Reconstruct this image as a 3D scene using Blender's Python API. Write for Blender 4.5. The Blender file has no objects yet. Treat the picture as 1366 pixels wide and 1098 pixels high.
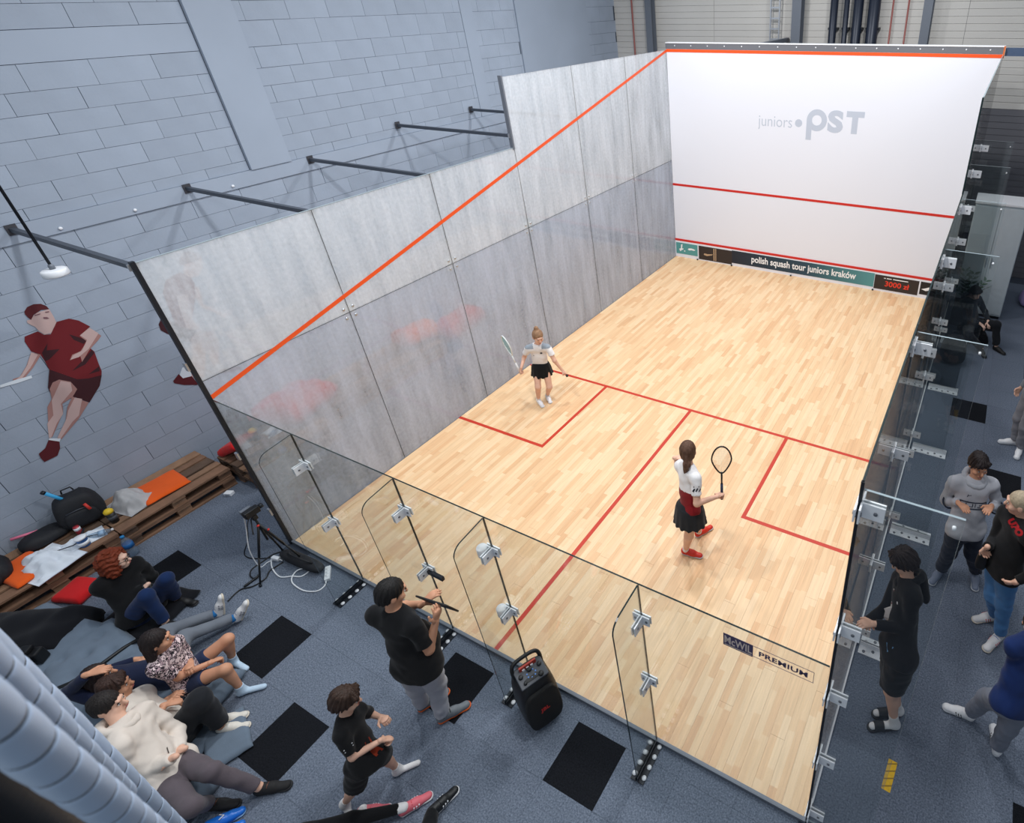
import bpy, bmesh, math, random
import numpy as np
from mathutils import Vector, Matrix, noise as mnoise

random.seed(7)
rng = np.random.default_rng(7)
SC = bpy.context.scene
COL = SC.collection

# ------------------------------------------------------------------ camera, world, lights, exposure
def make_camera():
    cam = bpy.data.cameras.new('camera')
    ob = bpy.data.objects.new('camera', cam)
    COL.objects.link(ob)
    fw = Vector((-0.3830948, 0.76611762, -0.51604473))
    rt = Vector((0.89935837, 0.43679056, -0.01919712))
    up = rt.cross(fw)
    m = Matrix((rt, up, -fw)).transposed().to_4x4()
    m.translation = (6.63310484, -2.04746675, 5.53939754)
    ob.matrix_world = m
    cam.sensor_fit = 'HORIZONTAL'
    cam.sensor_width = 36.0
    cam.lens = 769.6683 / 1366.0 * 36.0
    cam.shift_x = -256.89 / 1366.0
    cam.shift_y = -89.119 / 1366.0
    cam.clip_start = 0.05
    cam.clip_end = 100
    cam.dof.use_dof = True
    cam.dof.focus_distance = 7.5
    cam.dof.aperture_fstop = 3.2
    SC.camera = ob
make_camera()

world = bpy.data.worlds.new('world')
SC.world = world
world.use_nodes = True
bg = world.node_tree.nodes['Background']
bg.inputs[0].default_value = (0.80, 0.90, 1.0, 1)
bg.inputs[1].default_value = 0.42

def lamp(x, y, z, sx, sy, power, col=(0.985, 0.99, 1.0), rot=(0, 0, 0)):
    l = bpy.data.lights.new('hall_lamp', 'AREA')
    l.shape = 'RECTANGLE'
    l.size, l.size_y = sx, sy
    l.energy = power
    l.color = col
    o = bpy.data.objects.new('hall_lamp', l)
    o.location = (x, y, z)
    o.rotation_euler = rot
    COL.objects.link(o)
for lx in (1.2, 5.2):
    for ly in (1.0, 4.4, 7.8):
        lamp(lx, ly, 7.4, 0.36, 0.36, 132)
lamp(3.2, -2.2, 7.4, 1.5, 0.35, 60)
lamp(9.5, 3.0, 7.4, 0.35, 1.5, 45)

SC.view_settings.view_transform = 'Standard'
SC.view_settings.look = 'None'
SC.view_settings.exposure = 0.0
SC.view_settings.gamma = 1.0
SC.view_settings.use_curve_mapping = False

# ------------------------------------------------------------------ materials
def lin(r, g, b):
    return tuple(((c / 255.0) / 12.92 if c / 255.0 <= 0.04045 else ((c / 255.0 + 0.055) / 1.055) ** 2.4) for c in (r, g, b)) + (1,)

MATS = {}
def mat(name, rgb, rough=0.6, metal=0.0, var=0.0, vscale=6.0, bump=0.0, bscale=60.0, spec=0.5, rand=0.0, sheen=0.0, emit=0.0):
    if name in MATS:
        return MATS[name]
    m = bpy.data.materials.new(name)
    m.use_nodes = True
    nt = m.node_tree
    N, L = nt.nodes, nt.links
    p = N['Principled BSDF']
    p.inputs['Base Color'].default_value = lin(*rgb)
    p.inputs['Roughness'].default_value = rough
    p.inputs['Metallic'].default_value = metal
    p.inputs['Specular IOR Level'].default_value = spec
    if sheen:
        p.inputs['Sheen Weight'].default_value = sheen
    if emit:
        p.inputs['Emission Color'].default_value = lin(*rgb)
        p.inputs['Emission Strength'].default_value = emit
    tc = None
    if var or bump:
        tc = N.new('ShaderNodeTexCoord')
    if var or rand:
        hsv = N.new('ShaderNodeHueSaturation')
        hsv.inputs['Color'].default_value = lin(*rgb)
        src = None
        if var:
            n = N.new('ShaderNodeTexNoise')
            n.inputs['Scale'].default_value = vscale
            n.inputs['Detail'].default_value = 5
            L.new(tc.outputs['Object'], n.inputs['Vector'])
            mr = N.new('ShaderNodeMapRange')
            mr.inputs[1].default_value = 0.3
            mr.inputs[2].default_value = 0.7
            mr.inputs[3].default_value = 1 - var
            mr.inputs[4].default_value = 1 + var
            L.new(n.outputs['Fac'], mr.inputs[0])
            src = mr.outputs[0]
        if rand:
            oi = N.new('ShaderNodeObjectInfo')
            mr2 = N.new('ShaderNodeMapRange')
            mr2.inputs[3].default_value = 1 - rand
            mr2.inputs[4].default_value = 1 + rand
            L.new(oi.outputs['Random'], mr2.inputs[0])
            if src is None:
                src = mr2.outputs[0]
            else:
                mu = N.new('ShaderNodeMath')
                mu.operation = 'MULTIPLY'
                L.new(src, mu.inputs[0])
                L.new(mr2.outputs[0], mu.inputs[1])
                src = mu.outputs[0]
        L.new(src, hsv.inputs['Value'])
        L.new(hsv.outputs[0], p.inputs['Base Color'])
    if bump:
        n2 = N.new('ShaderNodeTexNoise')
        n2.inputs['Scale'].default_value = bscale
        n2.inputs['Detail'].default_value = 4
        L.new(tc.outputs['Object'], n2.inputs['Vector'])
        b = N.new('ShaderNodeBump')
        b.inputs['Strength'].default_value = bump
        b.inputs['Distance'].default_value = 0.02
        L.new(n2.outputs['Fac'], b.inputs['Height'])
        L.new(b.outputs[0], p.inputs['Normal'])
    MATS[name] = m
    return m

def glass_mat(name, tint=(0.965, 0.985, 0.98), milk=0.0, milk_rgb=(200, 205, 212), streak=False, ior=1.5, rough=0.0):
    """architectural glass: transparent, mirror reflection by Fresnel, optional film of dust"""
    m = bpy.data.materials.new(name)
    m.use_nodes = True
    nt = m.node_tree
    N, L = nt.nodes, nt.links
    for n in list(N):
        N.remove(n)
    out = N.new('ShaderNodeOutputMaterial')
    tr = N.new('ShaderNodeBsdfTransparent')
    tr.inputs[0].default_value = (*tint, 1)
    gl = N.new('ShaderNodeBsdfGlossy')
    gl.inputs['Roughness'].default_value = rough
    geo = N.new('ShaderNodeNewGeometry')
    mr = N.new('ShaderNodeMapRange')
    mr.inputs[3].default_value = ior
    mr.inputs[4].default_value = 1.0 / ior
    L.new(geo.outputs['Backfacing'], mr.inputs[0])
    fr = N.new('ShaderNodeFresnel')
    L.new(mr.outputs[0], fr.inputs['IOR'])
    body = tr.outputs[0]
    if milk:
        df = N.new('ShaderNodeBsdfDiffuse')
        df.inputs[0].default_value = lin(*milk_rgb)
        tl = N.new('ShaderNodeBsdfTranslucent')
        tl.inputs[0].default_value = lin(*milk_rgb)
        mm = N.new('ShaderNodeMixShader')
        mm.inputs[0].default_value = 0.35
        L.new(df.outputs[0], mm.inputs[1])
        L.new(tl.outputs[0], mm.inputs[2])
        mx = N.new('ShaderNodeMixShader')
        L.new(tr.outputs[0], mx.inputs[1])
        L.new(mm.outputs[0], mx.inputs[2])
        if streak:
            g2 = N.new('ShaderNodeNewGeometry')
            mp = N.new('ShaderNodeMapping')
            mp.inputs['Scale'].default_value = (1, 3.2, 0.45)
            L.new(g2.outputs['Position'], mp.inputs['Vector'])
            n1 = N.new('ShaderNodeTexNoise')
            n1.inputs['Scale'].default_value = 1.6
            n1.inputs['Detail'].default_value = 6
            n1.inputs['Roughness'].default_value = 0.65
            L.new(mp.outputs[0], n1.inputs['Vector'])
            n2 = N.new('ShaderNodeTexNoise')
            n2.inputs['Scale'].default_value = 24
            n2.inputs['Detail'].default_value = 4
            L.new(g2.outputs['Position'], n2.inputs['Vector'])
            ad = N.new('ShaderNodeMath')
            ad.operation = 'MULTIPLY_ADD'
            L.new(n2.outputs['Fac'], ad.inputs[0])
            ad.inputs[1].default_value = 0.35
            L.new(n1.outputs['Fac'], ad.inputs[2])
            m3 = N.new('ShaderNodeMapRange')
            m3.inputs[1].default_value = 0.42
            m3.inputs[2].default_value = 0.92
            m3.inputs[3].default_value = milk * 0.5
            m3.inputs[4].default_value = min(1.0, milk * 1.5)
            L.new(ad.outputs[0], m3.inputs[0])
            L.new(m3.outputs[0], mx.inputs[0])
        else:
            mx.inputs[0].default_value = milk
        body = mx.outputs[0]
    fin = N.new('ShaderNodeMixShader')
    L.new(fr.outputs[0], fin.inputs[0])
    L.new(body, fin.inputs[1])
    L.new(gl.outputs[0], fin.inputs[2])
    L.new(fin.outputs[0], out.inputs[0])
    MATS[name] = m
    return m

def wood_floor_mat():
    m = bpy.data.materials.new('maple_strip_floor')
    m.use_nodes = True
    nt = m.node_tree
    N, L = nt.nodes, nt.links
    p = N['Principled BSDF']
    geo = N.new('ShaderNodeNewGeometry')
    sep = N.new('ShaderNodeSeparateXYZ')
    L.new(geo.outputs['Position'], sep.inputs[0])
    def math(op, a, b=None):
        n = N.new('ShaderNodeMath')
        n.operation = op
        for i, v in enumerate((a, b)):
            if v is None:
                continue
            if hasattr(v, 'links'):
                L.new(v, n.inputs[i])
            else:
                n.inputs[i].default_value = v
        return n.outputs[0]
    row = math('FLOOR', math('DIVIDE', sep.outputs[0], 0.0645))
    wn = N.new('ShaderNodeTexWhiteNoise')
    wn.noise_dimensions = '1D'
    L.new(row, wn.inputs['W'])
    off = math('MULTIPLY', wn.outputs['Value'], 7.0)
    st = math('FLOOR', math('ADD', math('DIVIDE', sep.outputs[1], 0.46), off))
    cmb = N.new('ShaderNodeCombineXYZ')
    L.new(row, cmb.inputs[0])
    L.new(st, cmb.inputs[1])
    w2 = N.new('ShaderNodeTexWhiteNoise')
    w2.noise_dimensions = '2D'
    L.new(cmb.outputs[0], w2.inputs['Vector'])
    ramp = N.new('ShaderNodeValToRGB')
    e = ramp.color_ramp.elements
    e[0].position = 0.0
    e[0].color = lin(219, 174, 130)
    e[1].position = 1.0
    e[1].color = lin(238, 206, 166)
    a = ramp.color_ramp.elements.new(0.12)
    a.color = lin(226, 184, 140)
    b = ramp.color_ramp.elements.new(0.55)
    b.color = lin(232, 196, 153)
    L.new(w2.outputs['Value'], ramp.inputs[0])
    mp = N.new('ShaderNodeMapping')
    mp.inputs['Scale'].default_value = (55, 2.2, 1)
    L.new(geo.outputs['Position'], mp.inputs['Vector'])
    gr = N.new('ShaderNodeTexNoise')
    gr.inputs['Scale'].default_value = 1.0
    gr.inputs['Detail'].default_value = 5
    gr.inputs['Distortion'].default_value = 0.6
    L.new(mp.outputs[0], gr.inputs['Vector'])
    mr = N.new('ShaderNodeMapRange')
    mr.inputs[1].default_value = 0.3
    mr.inputs[2].default_value = 0.7
    mr.inputs[3].default_value = 0.90
    mr.inputs[4].default_value = 1.06
    L.new(gr.outputs['Fac'], mr.inputs[0])
    hsv = N.new('ShaderNodeHueSaturation')
    L.new(ramp.outputs[0], hsv.inputs['Color'])
    L.new(mr.outputs[0], hsv.inputs['Value'])
    L.new(hsv.outputs[0], p.inputs['Base Color'])
    p.inputs['Roughness'].default_value = 0.42
    p.inputs['Specular IOR Level'].default_value = 0.35
    MATS['maple_strip_floor'] = m
    return m

def carpet_mat(name, c0, c1, rand=0.05):
    m = bpy.data.materials.new(name)
    m.use_nodes = True
    nt = m.node_tree
    N, L = nt.nodes, nt.links
    p = N['Principled BSDF']
    geo = N.new('ShaderNodeNewGeometry')
    n = N.new('ShaderNodeTexNoise')
    n.inputs['Scale'].default_value = 75
    n.inputs['Detail'].default_value = 5
    n.inputs['Roughness'].default_value = 0.7
    L.new(geo.outputs['Position'], n.inputs['Vector'])
    r = N.new('ShaderNodeValToRGB')
    r.color_ramp.elements[0].position = 0.34
    r.color_ramp.elements[1].position = 0.66
    r.color_ramp.elements[0].color = lin(*c0)
    r.color_ramp.elements[1].color = lin(*c1)
    L.new(n.outputs['Fac'], r.inputs[0])
    oi = N.new('ShaderNodeObjectInfo')
    mr = N.new('ShaderNodeMapRange')
    mr.inputs[3].default_value = 1 - rand
    mr.inputs[4].default_value = 1 + rand
    L.new(oi.outputs['Random'], mr.inputs[0])
    h = N.new('ShaderNodeHueSaturation')
    L.new(r.outputs[0], h.inputs['Color'])
    L.new(mr.outputs[0], h.inputs['Value'])
    L.new(h.outputs[0], p.inputs['Base Color'])
    b = N.new('ShaderNodeBump')
    b.inputs['Strength'].default_value = 0.5
    b.inputs['Distance'].default_value = 0.01
    L.new(n.outputs['Fac'], b.inputs['Height'])
    L.new(b.outputs[0], p.inputs['Normal'])
    p.inputs['Roughness'].default_value = 0.95
    p.inputs['Specular IOR Level'].default_value = 0.15
    MATS[name] = m
    return m

# ------------------------------------------------------------------ mesh helpers
def link(o, parent=None):
    COL.objects.link(o)
    if parent is not None:
        o.parent = parent
    return o

def tag(o, label=None, cat=None, group=None, kind=None):
    if label: o['label'] = label
    if cat: o['category'] = cat
    if group: o['group'] = group
    if kind: o['kind'] = kind
    return o

def thing(name, label, cat, loc=(0, 0, 0), rz=0.0, group=None):
    o = bpy.data.objects.new(name, None)
    o.empty_display_size = 0.1
    o.location = loc
    o.rotation_euler = (0, 0, rz)
    link(o)
    return tag(o, label, cat, group)

def obj(name, me, parent=None, loc=None, rot=None):
    o = bpy.data.objects.new(name, me)
    link(o, parent)
    if loc is not None: o.location = loc
    if rot is not None: o.rotation_euler = rot
    return o

def fast_mesh(name, V, Fq, m, smooth=True, mi=None):
    """V n x 3, Fq list of index lists or an n x 4 array; m a material or a list"""
    me = bpy.data.meshes.new(name)
    if isinstance(Fq, np.ndarray):
        me.vertices.add(len(V))
        me.vertices.foreach_set('co', np.asarray(V, np.float32).ravel())
        k = Fq.shape[1]
        me.loops.add(len(Fq) * k)
        me.loops.foreach_set('vertex_index', Fq.astype(np.int32).ravel())
        me.polygons.add(len(Fq))
        me.polygons.foreach_set('loop_start', np.arange(0, len(Fq) * k, k, dtype=np.int32))
        me.update(calc_edges=True)
    else:
        me.from_pydata([tuple(v) for v in V], [], Fq)
        me.update()
    for x in (m if isinstance(m, (list, tuple)) else [m]):
        me.materials.append(x)
    if smooth:
        me.polygons.foreach_set('use_smooth', np.ones(len(me.polygons), bool))
    if mi is not None:
        me.polygons.foreach_set('material_index', np.asarray(mi, np.int32))
    me.update()
    return me

class MB:
    """collects simple solids in one mesh"""
    def __init__(s):
        s.V, s.F, s.S, s.M = [], [], [], []
    def _add(s, V, F, smooth=False, mi=0, T=None):
        b = len(s.V)
        for v in V:
            v = Vector(v)
            s.V.append(tuple(T @ v if T is not None else v))
        for i, f in enumerate(F):
            s.F.append([b + k for k in f])
            s.S.append(smooth)
            s.M.append(mi[i] if isinstance(mi, (list, tuple)) else mi)
        return s
    def box(s, x0, x1, y0, y1, z0, z1, T=None, mi=0):
        V = [(x, y, z) for z in (z0, z1) for y in (y0, y1) for x in (x0, x1)]
        F = [(0, 2, 3, 1), (4, 5, 7, 6), (0, 1, 5, 4), (2, 6, 7, 3), (0, 4, 6, 2), (1, 3, 7, 5)]
        return s._add(V, F, False, mi, T)
    def prism(s, poly, d, T=None, mi=0, side=None):
        """poly in xy, extruded by d along z"""
        n = len(poly)
        V = [(x, y, 0) for x, y in poly] + [(x, y, d) for x, y in poly]
        F = [list(range(n))[::-1], list(range(n, 2 * n))] + [(i, (i + 1) % n, n + (i + 1) % n, n + i) for i in range(n)]
        sd = mi if side is None else side
        return s._add(V, F, False, [mi, mi] + [sd] * n, T)
    def tube(s, pts, r, n=8, closed=False, mi=0, T=None):
        pts = [Vector(p) for p in pts]
        k = len(pts)
        rr = r if isinstance(r, (list, tuple)) else [r] * k
        V, F = [], []
        up = None
        for i, p in enumerate(pts):
            if closed:
                t = pts[(i + 1) % k] - pts[i - 1]
            else:
                t = pts[min(i + 1, k - 1)] - pts[max(i - 1, 0)]
            t.normalize()
            if up is None:
                up = t.orthogonal().normalized()
            up = (up - t * up.dot(t))
            if up.length < 1e-6:
                up = t.orthogonal()
            up.normalize()
            w = t.cross(up)
            for j in range(n):
                a = 2 * math.pi * j / n
                V.append(p + (up * math.cos(a) + w * math.sin(a)) * rr[i])
        m = k if closed else k - 1
        for i in range(m):
            for j in range(n):
                a, b = i * n + j, i * n + (j + 1) % n
                c, d = ((i + 1) % k) * n + (j + 1) % n, ((i + 1) % k) * n + j
                F.append((a, b, c, d))
        if not closed:
            F.append(list(range(n))[::-1])
            F.append([(k - 1) * n + j for j in range(n)])
        return s._add(V, F, True, mi, T)
    def lathe(s, prof, n=20, mi=0, T=None):
        """prof list of (r, z)"""
        V, F = [], []
        for r, z in prof:
            for j in range(n):
                a = 2 * math.pi * j / n
                V.append((r * math.cos(a), r * math.sin(a), z))
        for i in range(len(prof) - 1):
            for j in range(n):
                F.append((i * n + j, i * n + (j + 1) % n, (i + 1) * n + (j + 1) % n, (i + 1) * n + j))
        F.append(list(range(n))[::-1])
        F.append([(len(prof) - 1) * n + j for j in range(n)])
        return s._add(V, F, True, mi, T)
    def mesh(s, name, m, bevel=0.0, seg=2):
        me = bpy.data.meshes.new(name)
        me.from_pydata(s.V, [], s.F)
        for x in (m if isinstance(m, (list, tuple)) else [m]):
            me.materials.append(x)
        me.polygons.foreach_set('use_smooth', s.S)
        me.polygons.foreach_set('material_index', s.M)
        if bevel:
            bm = bmesh.new()
            bm.from_mesh(me)
            bmesh.ops.bevel(bm, geom=[e for e in bm.edges if e.calc_face_angle(0) > 0.6], offset=bevel, segments=seg, profile=0.5, affect='EDGES')
            bm.to_mesh(me)
            bm.free()
        me.update()
        return me
    def build(s, name, m, parent=None, loc=None, rot=None, bevel=0.0, seg=2):
        return obj(name, s.mesh(name, m, bevel, seg), parent, loc, rot)

def frame_T(o, x, y, z):
    m = Matrix((Vector(x), Vector(y), Vector(z))).transposed().to_4x4()
    m.translation = Vector(o)
    return m

def rotz(deg, loc=(0, 0, 0)):
    return Matrix.Translation(loc) @ Matrix.Rotation(math.radians(deg), 4, 'Z')

def superbox(hx, hy, hz, e=0.35, n=24, m=14, dimple=None):
    """rounded cushion: superellipsoid with optional tufts"""
    V, F = [], []
    def c(t): return math.copysign(abs(math.cos(t)) ** e, math.cos(t))
    def s_(t): return math.copysign(abs(math.sin(t)) ** e, math.sin(t))
    for i in range(m + 1):
        ph = -math.pi / 2 + math.pi * i / m
        for j in range(n):
            th = 2 * math.pi * j / n
            V.append([hx * c(ph) ** 1 * c(th), hy * c(ph) * s_(th), hz * (math.copysign(abs(math.sin(ph)) ** 0.8, math.sin(ph)))])
    for i in range(m):
        for j in range(n):
            F.append((i * n + j, i * n + (j + 1) % n, (i + 1) * n + (j + 1) % n, (i + 1) * n + j))
    return V, F

def pad_mesh(name, lx, ly, h, m, nx=18, ny=18, tufts=(), lump=0.0, seed=0, edge=0.25, flop=0.0):
    """a stuffed pad: grid top and bottom that close at the rim; tufts = (u, v) in -1..1"""
    V, F = [], []
    def prof(u, v):
        a = max(0.0, 1 - abs(u) ** 4) ** edge * max(0.0, 1 - abs(v) ** 4) ** edge
        for tu, tv in tufts:
            d2 = ((u - tu) * lx) ** 2 + ((v - tv) * ly) ** 2
            a *= 1 - 0.55 * math.exp(-d2 / 0.006)
        return a
    for side in (1, -1):
        for i in range(nx + 1):
            for j in range(ny + 1):
                u, v = -1 + 2 * i / nx, -1 + 2 * j / ny
                z = h / 2 + side * h / 2 * prof(u, v)
                if side < 0:
                    z = h * 0.5 * (1 - min(1, prof(u, v) * 2.2)) * 0.6
                x, y = u * lx / 2, v * ly / 2
                if lump and side > 0:
                    nn = mnoise.noise(Vector((x * 5 + seed, y * 5, seed * 3.1)))
                    z += lump * nn * prof(u, v)
                sq = 1 + 0.05 * mnoise.noise(Vector((u * 2 + seed, v * 2, 5.0)))
                V.append((x * sq, y * sq, max(z - flop * (u * u + v * v), 0.0)))
    K = (nx + 1) * (ny + 1)
    for i in range(nx):
        for j in range(ny):
            a = i * (ny + 1) + j
            q = (a, a + ny + 1, a + ny + 2, a + 1)
            F.append(q)
            F.append(tuple(K + k for k in reversed(q)))
    for i in range(nx):
        for j in (0, ny):
            a, b = i * (ny + 1) + j, (i + 1) * (ny + 1) + j
            F.append((a, b, K + b, K + a) if j else (b, a, K + a, K + b))
    for j in range(ny):
        for i in (0, nx):
            a, b = i * (ny + 1) + j, i * (ny + 1) + j + 1
            F.append((b, a, K + a, K + b) if i else (a, b, K + b, K + a))
    return fast_mesh(name, V, F, m)

def heap_mesh(name, lx, ly, h, m, seed=0, n=26, freq=6.0, fold=0.5):
    """a crumpled cloth heap"""
    V, F = [], []
    for i in range(n + 1):
        for j in range(n + 1):
            u, v = -1 + 2 * i / n, -1 + 2 * j / n
            x, y = u * lx / 2, v * ly / 2
            r = math.sqrt(u * u + v * v)
            wob = 0.75 + 0.25 * mnoise.noise(Vector((math.atan2(v, u) * 1.2, seed, 0)))
            x *= (0.85 + 0.3 * wob) if r > 0 else 1
            env = max(0, 1 - min(1, r * (1.0 + .3 * mnoise.noise(Vector((u * 3, v * 3, seed + 2)))) * .98) ** 2.2)
            ridge = abs(mnoise.noise(Vector((x * freq + seed, y * freq * 1.6, seed)))) + 0.5 * abs(mnoise.noise(Vector((x * freq * 2.3, y * freq * 2.1 + seed, seed + 4))))
            z = h * env * (1 - fold + fold * 1.6 * (1 - ridge))
            V.append((x, y, max(0.004, z)))
    for i in range(n):
        for j in range(n):
            a = i * (n + 1) + j
            F.append((a, a + n + 1, a + n + 2, a + 1))
    # underside
    K = len(V)
    ring = [i * (n + 1) for i in range(n + 1)] + [n * (n + 1) + j for j in range(1, n + 1)] + [i * (n + 1) + n for i in range(n - 1, -1, -1)] + [j for j in range(n - 1, 0, -1)]
    for k in ring:
        V.append((V[k][0], V[k][1], 0.0))
    R = len(ring)
    for a in range(R):
        b = (a + 1) % R
        F.append((ring[a], K + a, K + b, ring[b])[::-1])
    F.append([K + a for a in range(R)])
    return fast_mesh(name, V, F, m)

def text_mesh(name, body, size, m, depth=0.002, bold=0.0, align='LEFT', sx=1.0, space=1.0):
    cu = bpy.data.curves.new(name, 'FONT')
    cu.body = body
    cu.size = size
    cu.extrude = depth / 2
    cu.offset = bold
    cu.align_x = align
    cu.space_character = space
    cu.resolution_u = 4
    o = bpy.data.objects.new(name, cu)
    COL.objects.link(o)
    bpy.context.view_layer.update()
    dg = bpy.context.evaluated_depsgraph_get()
    me = bpy.data.meshes.new_from_object(o.evaluated_get(dg))
    COL.objects.unlink(o)
    bpy.data.objects.remove(o)
    if sx != 1.0:
        for v in me.vertices:
            v.co.x *= sx
    me.materials.clear()
    me.materials.append(m)
    me.name = name
    return me

M_clear = glass_mat('clear_glass')
M_fin = glass_mat('fin_glass', tint=(0.955, 0.97, 0.968))
M_side_lo = glass_mat('dusty_glass_lower', milk=0.43, milk_rgb=(230, 237, 250), streak=True)
M_side_up = glass_mat('dusty_glass_upper', milk=0.52, milk_rgb=(246, 250, 255), streak=True)
M_right = glass_mat('right_wall_glass', milk=0.10, milk_rgb=(128, 127, 130), tint=(0.84, 0.83, 0.83))
M_gedge = mat('glass_edge_dark', (24, 40, 42), 0.15)
M_gedge_l = mat('glass_edge_pale', (150, 165, 172), 0.2)
M_steel = mat('brushed_steel', (196, 200, 206), 0.35, 0.85)
M_alu = mat('aluminium_plate', (236, 238, 242), 0.45, 0.0)
M_dark = mat('dark_steel', (30, 34, 42), 0.45, 0.3)
M_bolt = mat('grey_bolt', (120, 124, 132), 0.4, 0.4)
M_black = mat('black_plastic', (14, 15, 18), 0.45)
M_grey_steel = mat('painted_grey_steel', (108, 114, 124), 0.5, 0.2)
M_wall = mat('blue_grey_block_paint', (157, 168, 184), 0.85, var=0.075, vscale=2.2, bump=0.10, bscale=30, rand=0.035)
M_wall_sm = mat('blue_grey_smooth_paint', (157, 168, 184), 0.85, var=0.05, vscale=0.9)
M_joint = mat('dark_mortar_gap', (74, 82, 96), 0.95)
M_white = mat('white_front_wall', (229, 232, 241), 0.55, spec=0.3)
M_orange = mat('orange_red_line', (236, 84, 22), 0.5)
M_red = mat('red_line', (205, 36, 26), 0.5)
M_floorline = mat('red_floor_line', (192, 48, 22), 0.5)
M_wood = wood_floor_mat()
M_carpet = carpet_mat('blue_grey_carpet', (74, 82, 96), (126, 136, 152), 0.02)
M_carpet_b = carpet_mat('black_carpet', (13, 15, 19), (30, 32, 38), 0.05)
M_under = mat('carpet_joint', (60, 68, 82), 0.95)
M_wht = mat('white_plastic', (232, 235, 240), 0.4)
# ------------------------------------------------------------------ the hall: carpet, block wall, far wall
CAM = Vector((6.633, -2.047, 5.539))

def tile_me(m):
    b = MB().box(0.0007, 0.4993, 0.0007, 0.4993, -0.008, 0.0)
    return b.mesh('carpet_tile', m)

def build_carpet():
    fl = MB().box(-2.5, 11.0, -4.6, 11.7, -0.12, -0.006).build('floor', M_under)
    tag(fl, 'blue-grey carpet tile floor of the hall around the court', kind='structure')
    black = {(0.85, -1.17), (1.85, -1.67), (2.85, -0.67), (4.35, -0.67), (-1.15, -1.17), (6.85, 5.83), (7.35, 4.33),
             (6.85, 8.83), (7.85, 0.33), (7.85, 7.33), (7.85, 10.33)}
    black = {(round(a, 2), round(b, 2)) for a, b in black}
    mg, mb_ = tile_me(M_carpet), tile_me(M_carpet_b)
    todo = []
    for i in range(-6, 22):
        for j in range(-9, 24):
            x, y = -0.15 + 0.5 * i + 0.0, 0.33 + 0.5 * j
            x = round(x, 2); y = round(y, 2)
            if x < -2.66 or x > 8.9 or y > 11.2 or y < -3.6:
                continue
            if 0.0 - 0.3 < x < 6.05 and y > 0.0 and y < 9.5:
                continue
            if y < -3.2 or (x > 5.4 and y < -.9 and x < 5.9 and y < -2):
                continue
            if x > 5.9 and y < -0.7:
                continue
            if x < -1.0 and y < -2.7:
                continue
            todo.append(((Vector((x + .25, y + .25, 0)) - CAM).length, x, y))
    todo.sort()
    far = MB()
    nb = 0
    for k, (d, x, y) in enumerate(todo):
        bl = (x, y) in black
        if nb < 296 or bl:
            o = obj('carpet_tile', mb_ if bl else mg, fl, (x, y, 0))
            nb += 1
            # clip away what the block wall or the court would cover
            x0, x1, y0, y1 = x, x + 0.5, y, y + 0.5
            cx0, cx1 = max(x0, -2.5), x1
            if 0 < y0 + 0.25 < 9.75:
                if x0 < 0 < x1: cx1 = -0.013
                if x0 < 6.4 < x1: cx0 = 6.413
            cy0, cy1 = y0, y1
            if -0.3 < x0 + 0.25 < 6.4 and y0 < 0 < y1:
                cy1 = -0.013
            if (cx0, cx1, cy0, cy1) != (x0, x1, y0, y1):
                o.data = MB().box(cx0 - x + .0007, cx1 - x - .0007, cy0 - y + .0007, cy1 - y - .0007, -0.008, 0.0).mesh('carpet_tile', M_carpet_b if bl else M_carpet)
        else:
            far.box(max(x, -2.5) + .0007, x + .4985, y + .0007, y + .4985, -0.008, 0.0)
    if far.V:
        tag(far.build('distant_carpet_tiles', M_carpet, fl), kind='stuff')
build_carpet()

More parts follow.
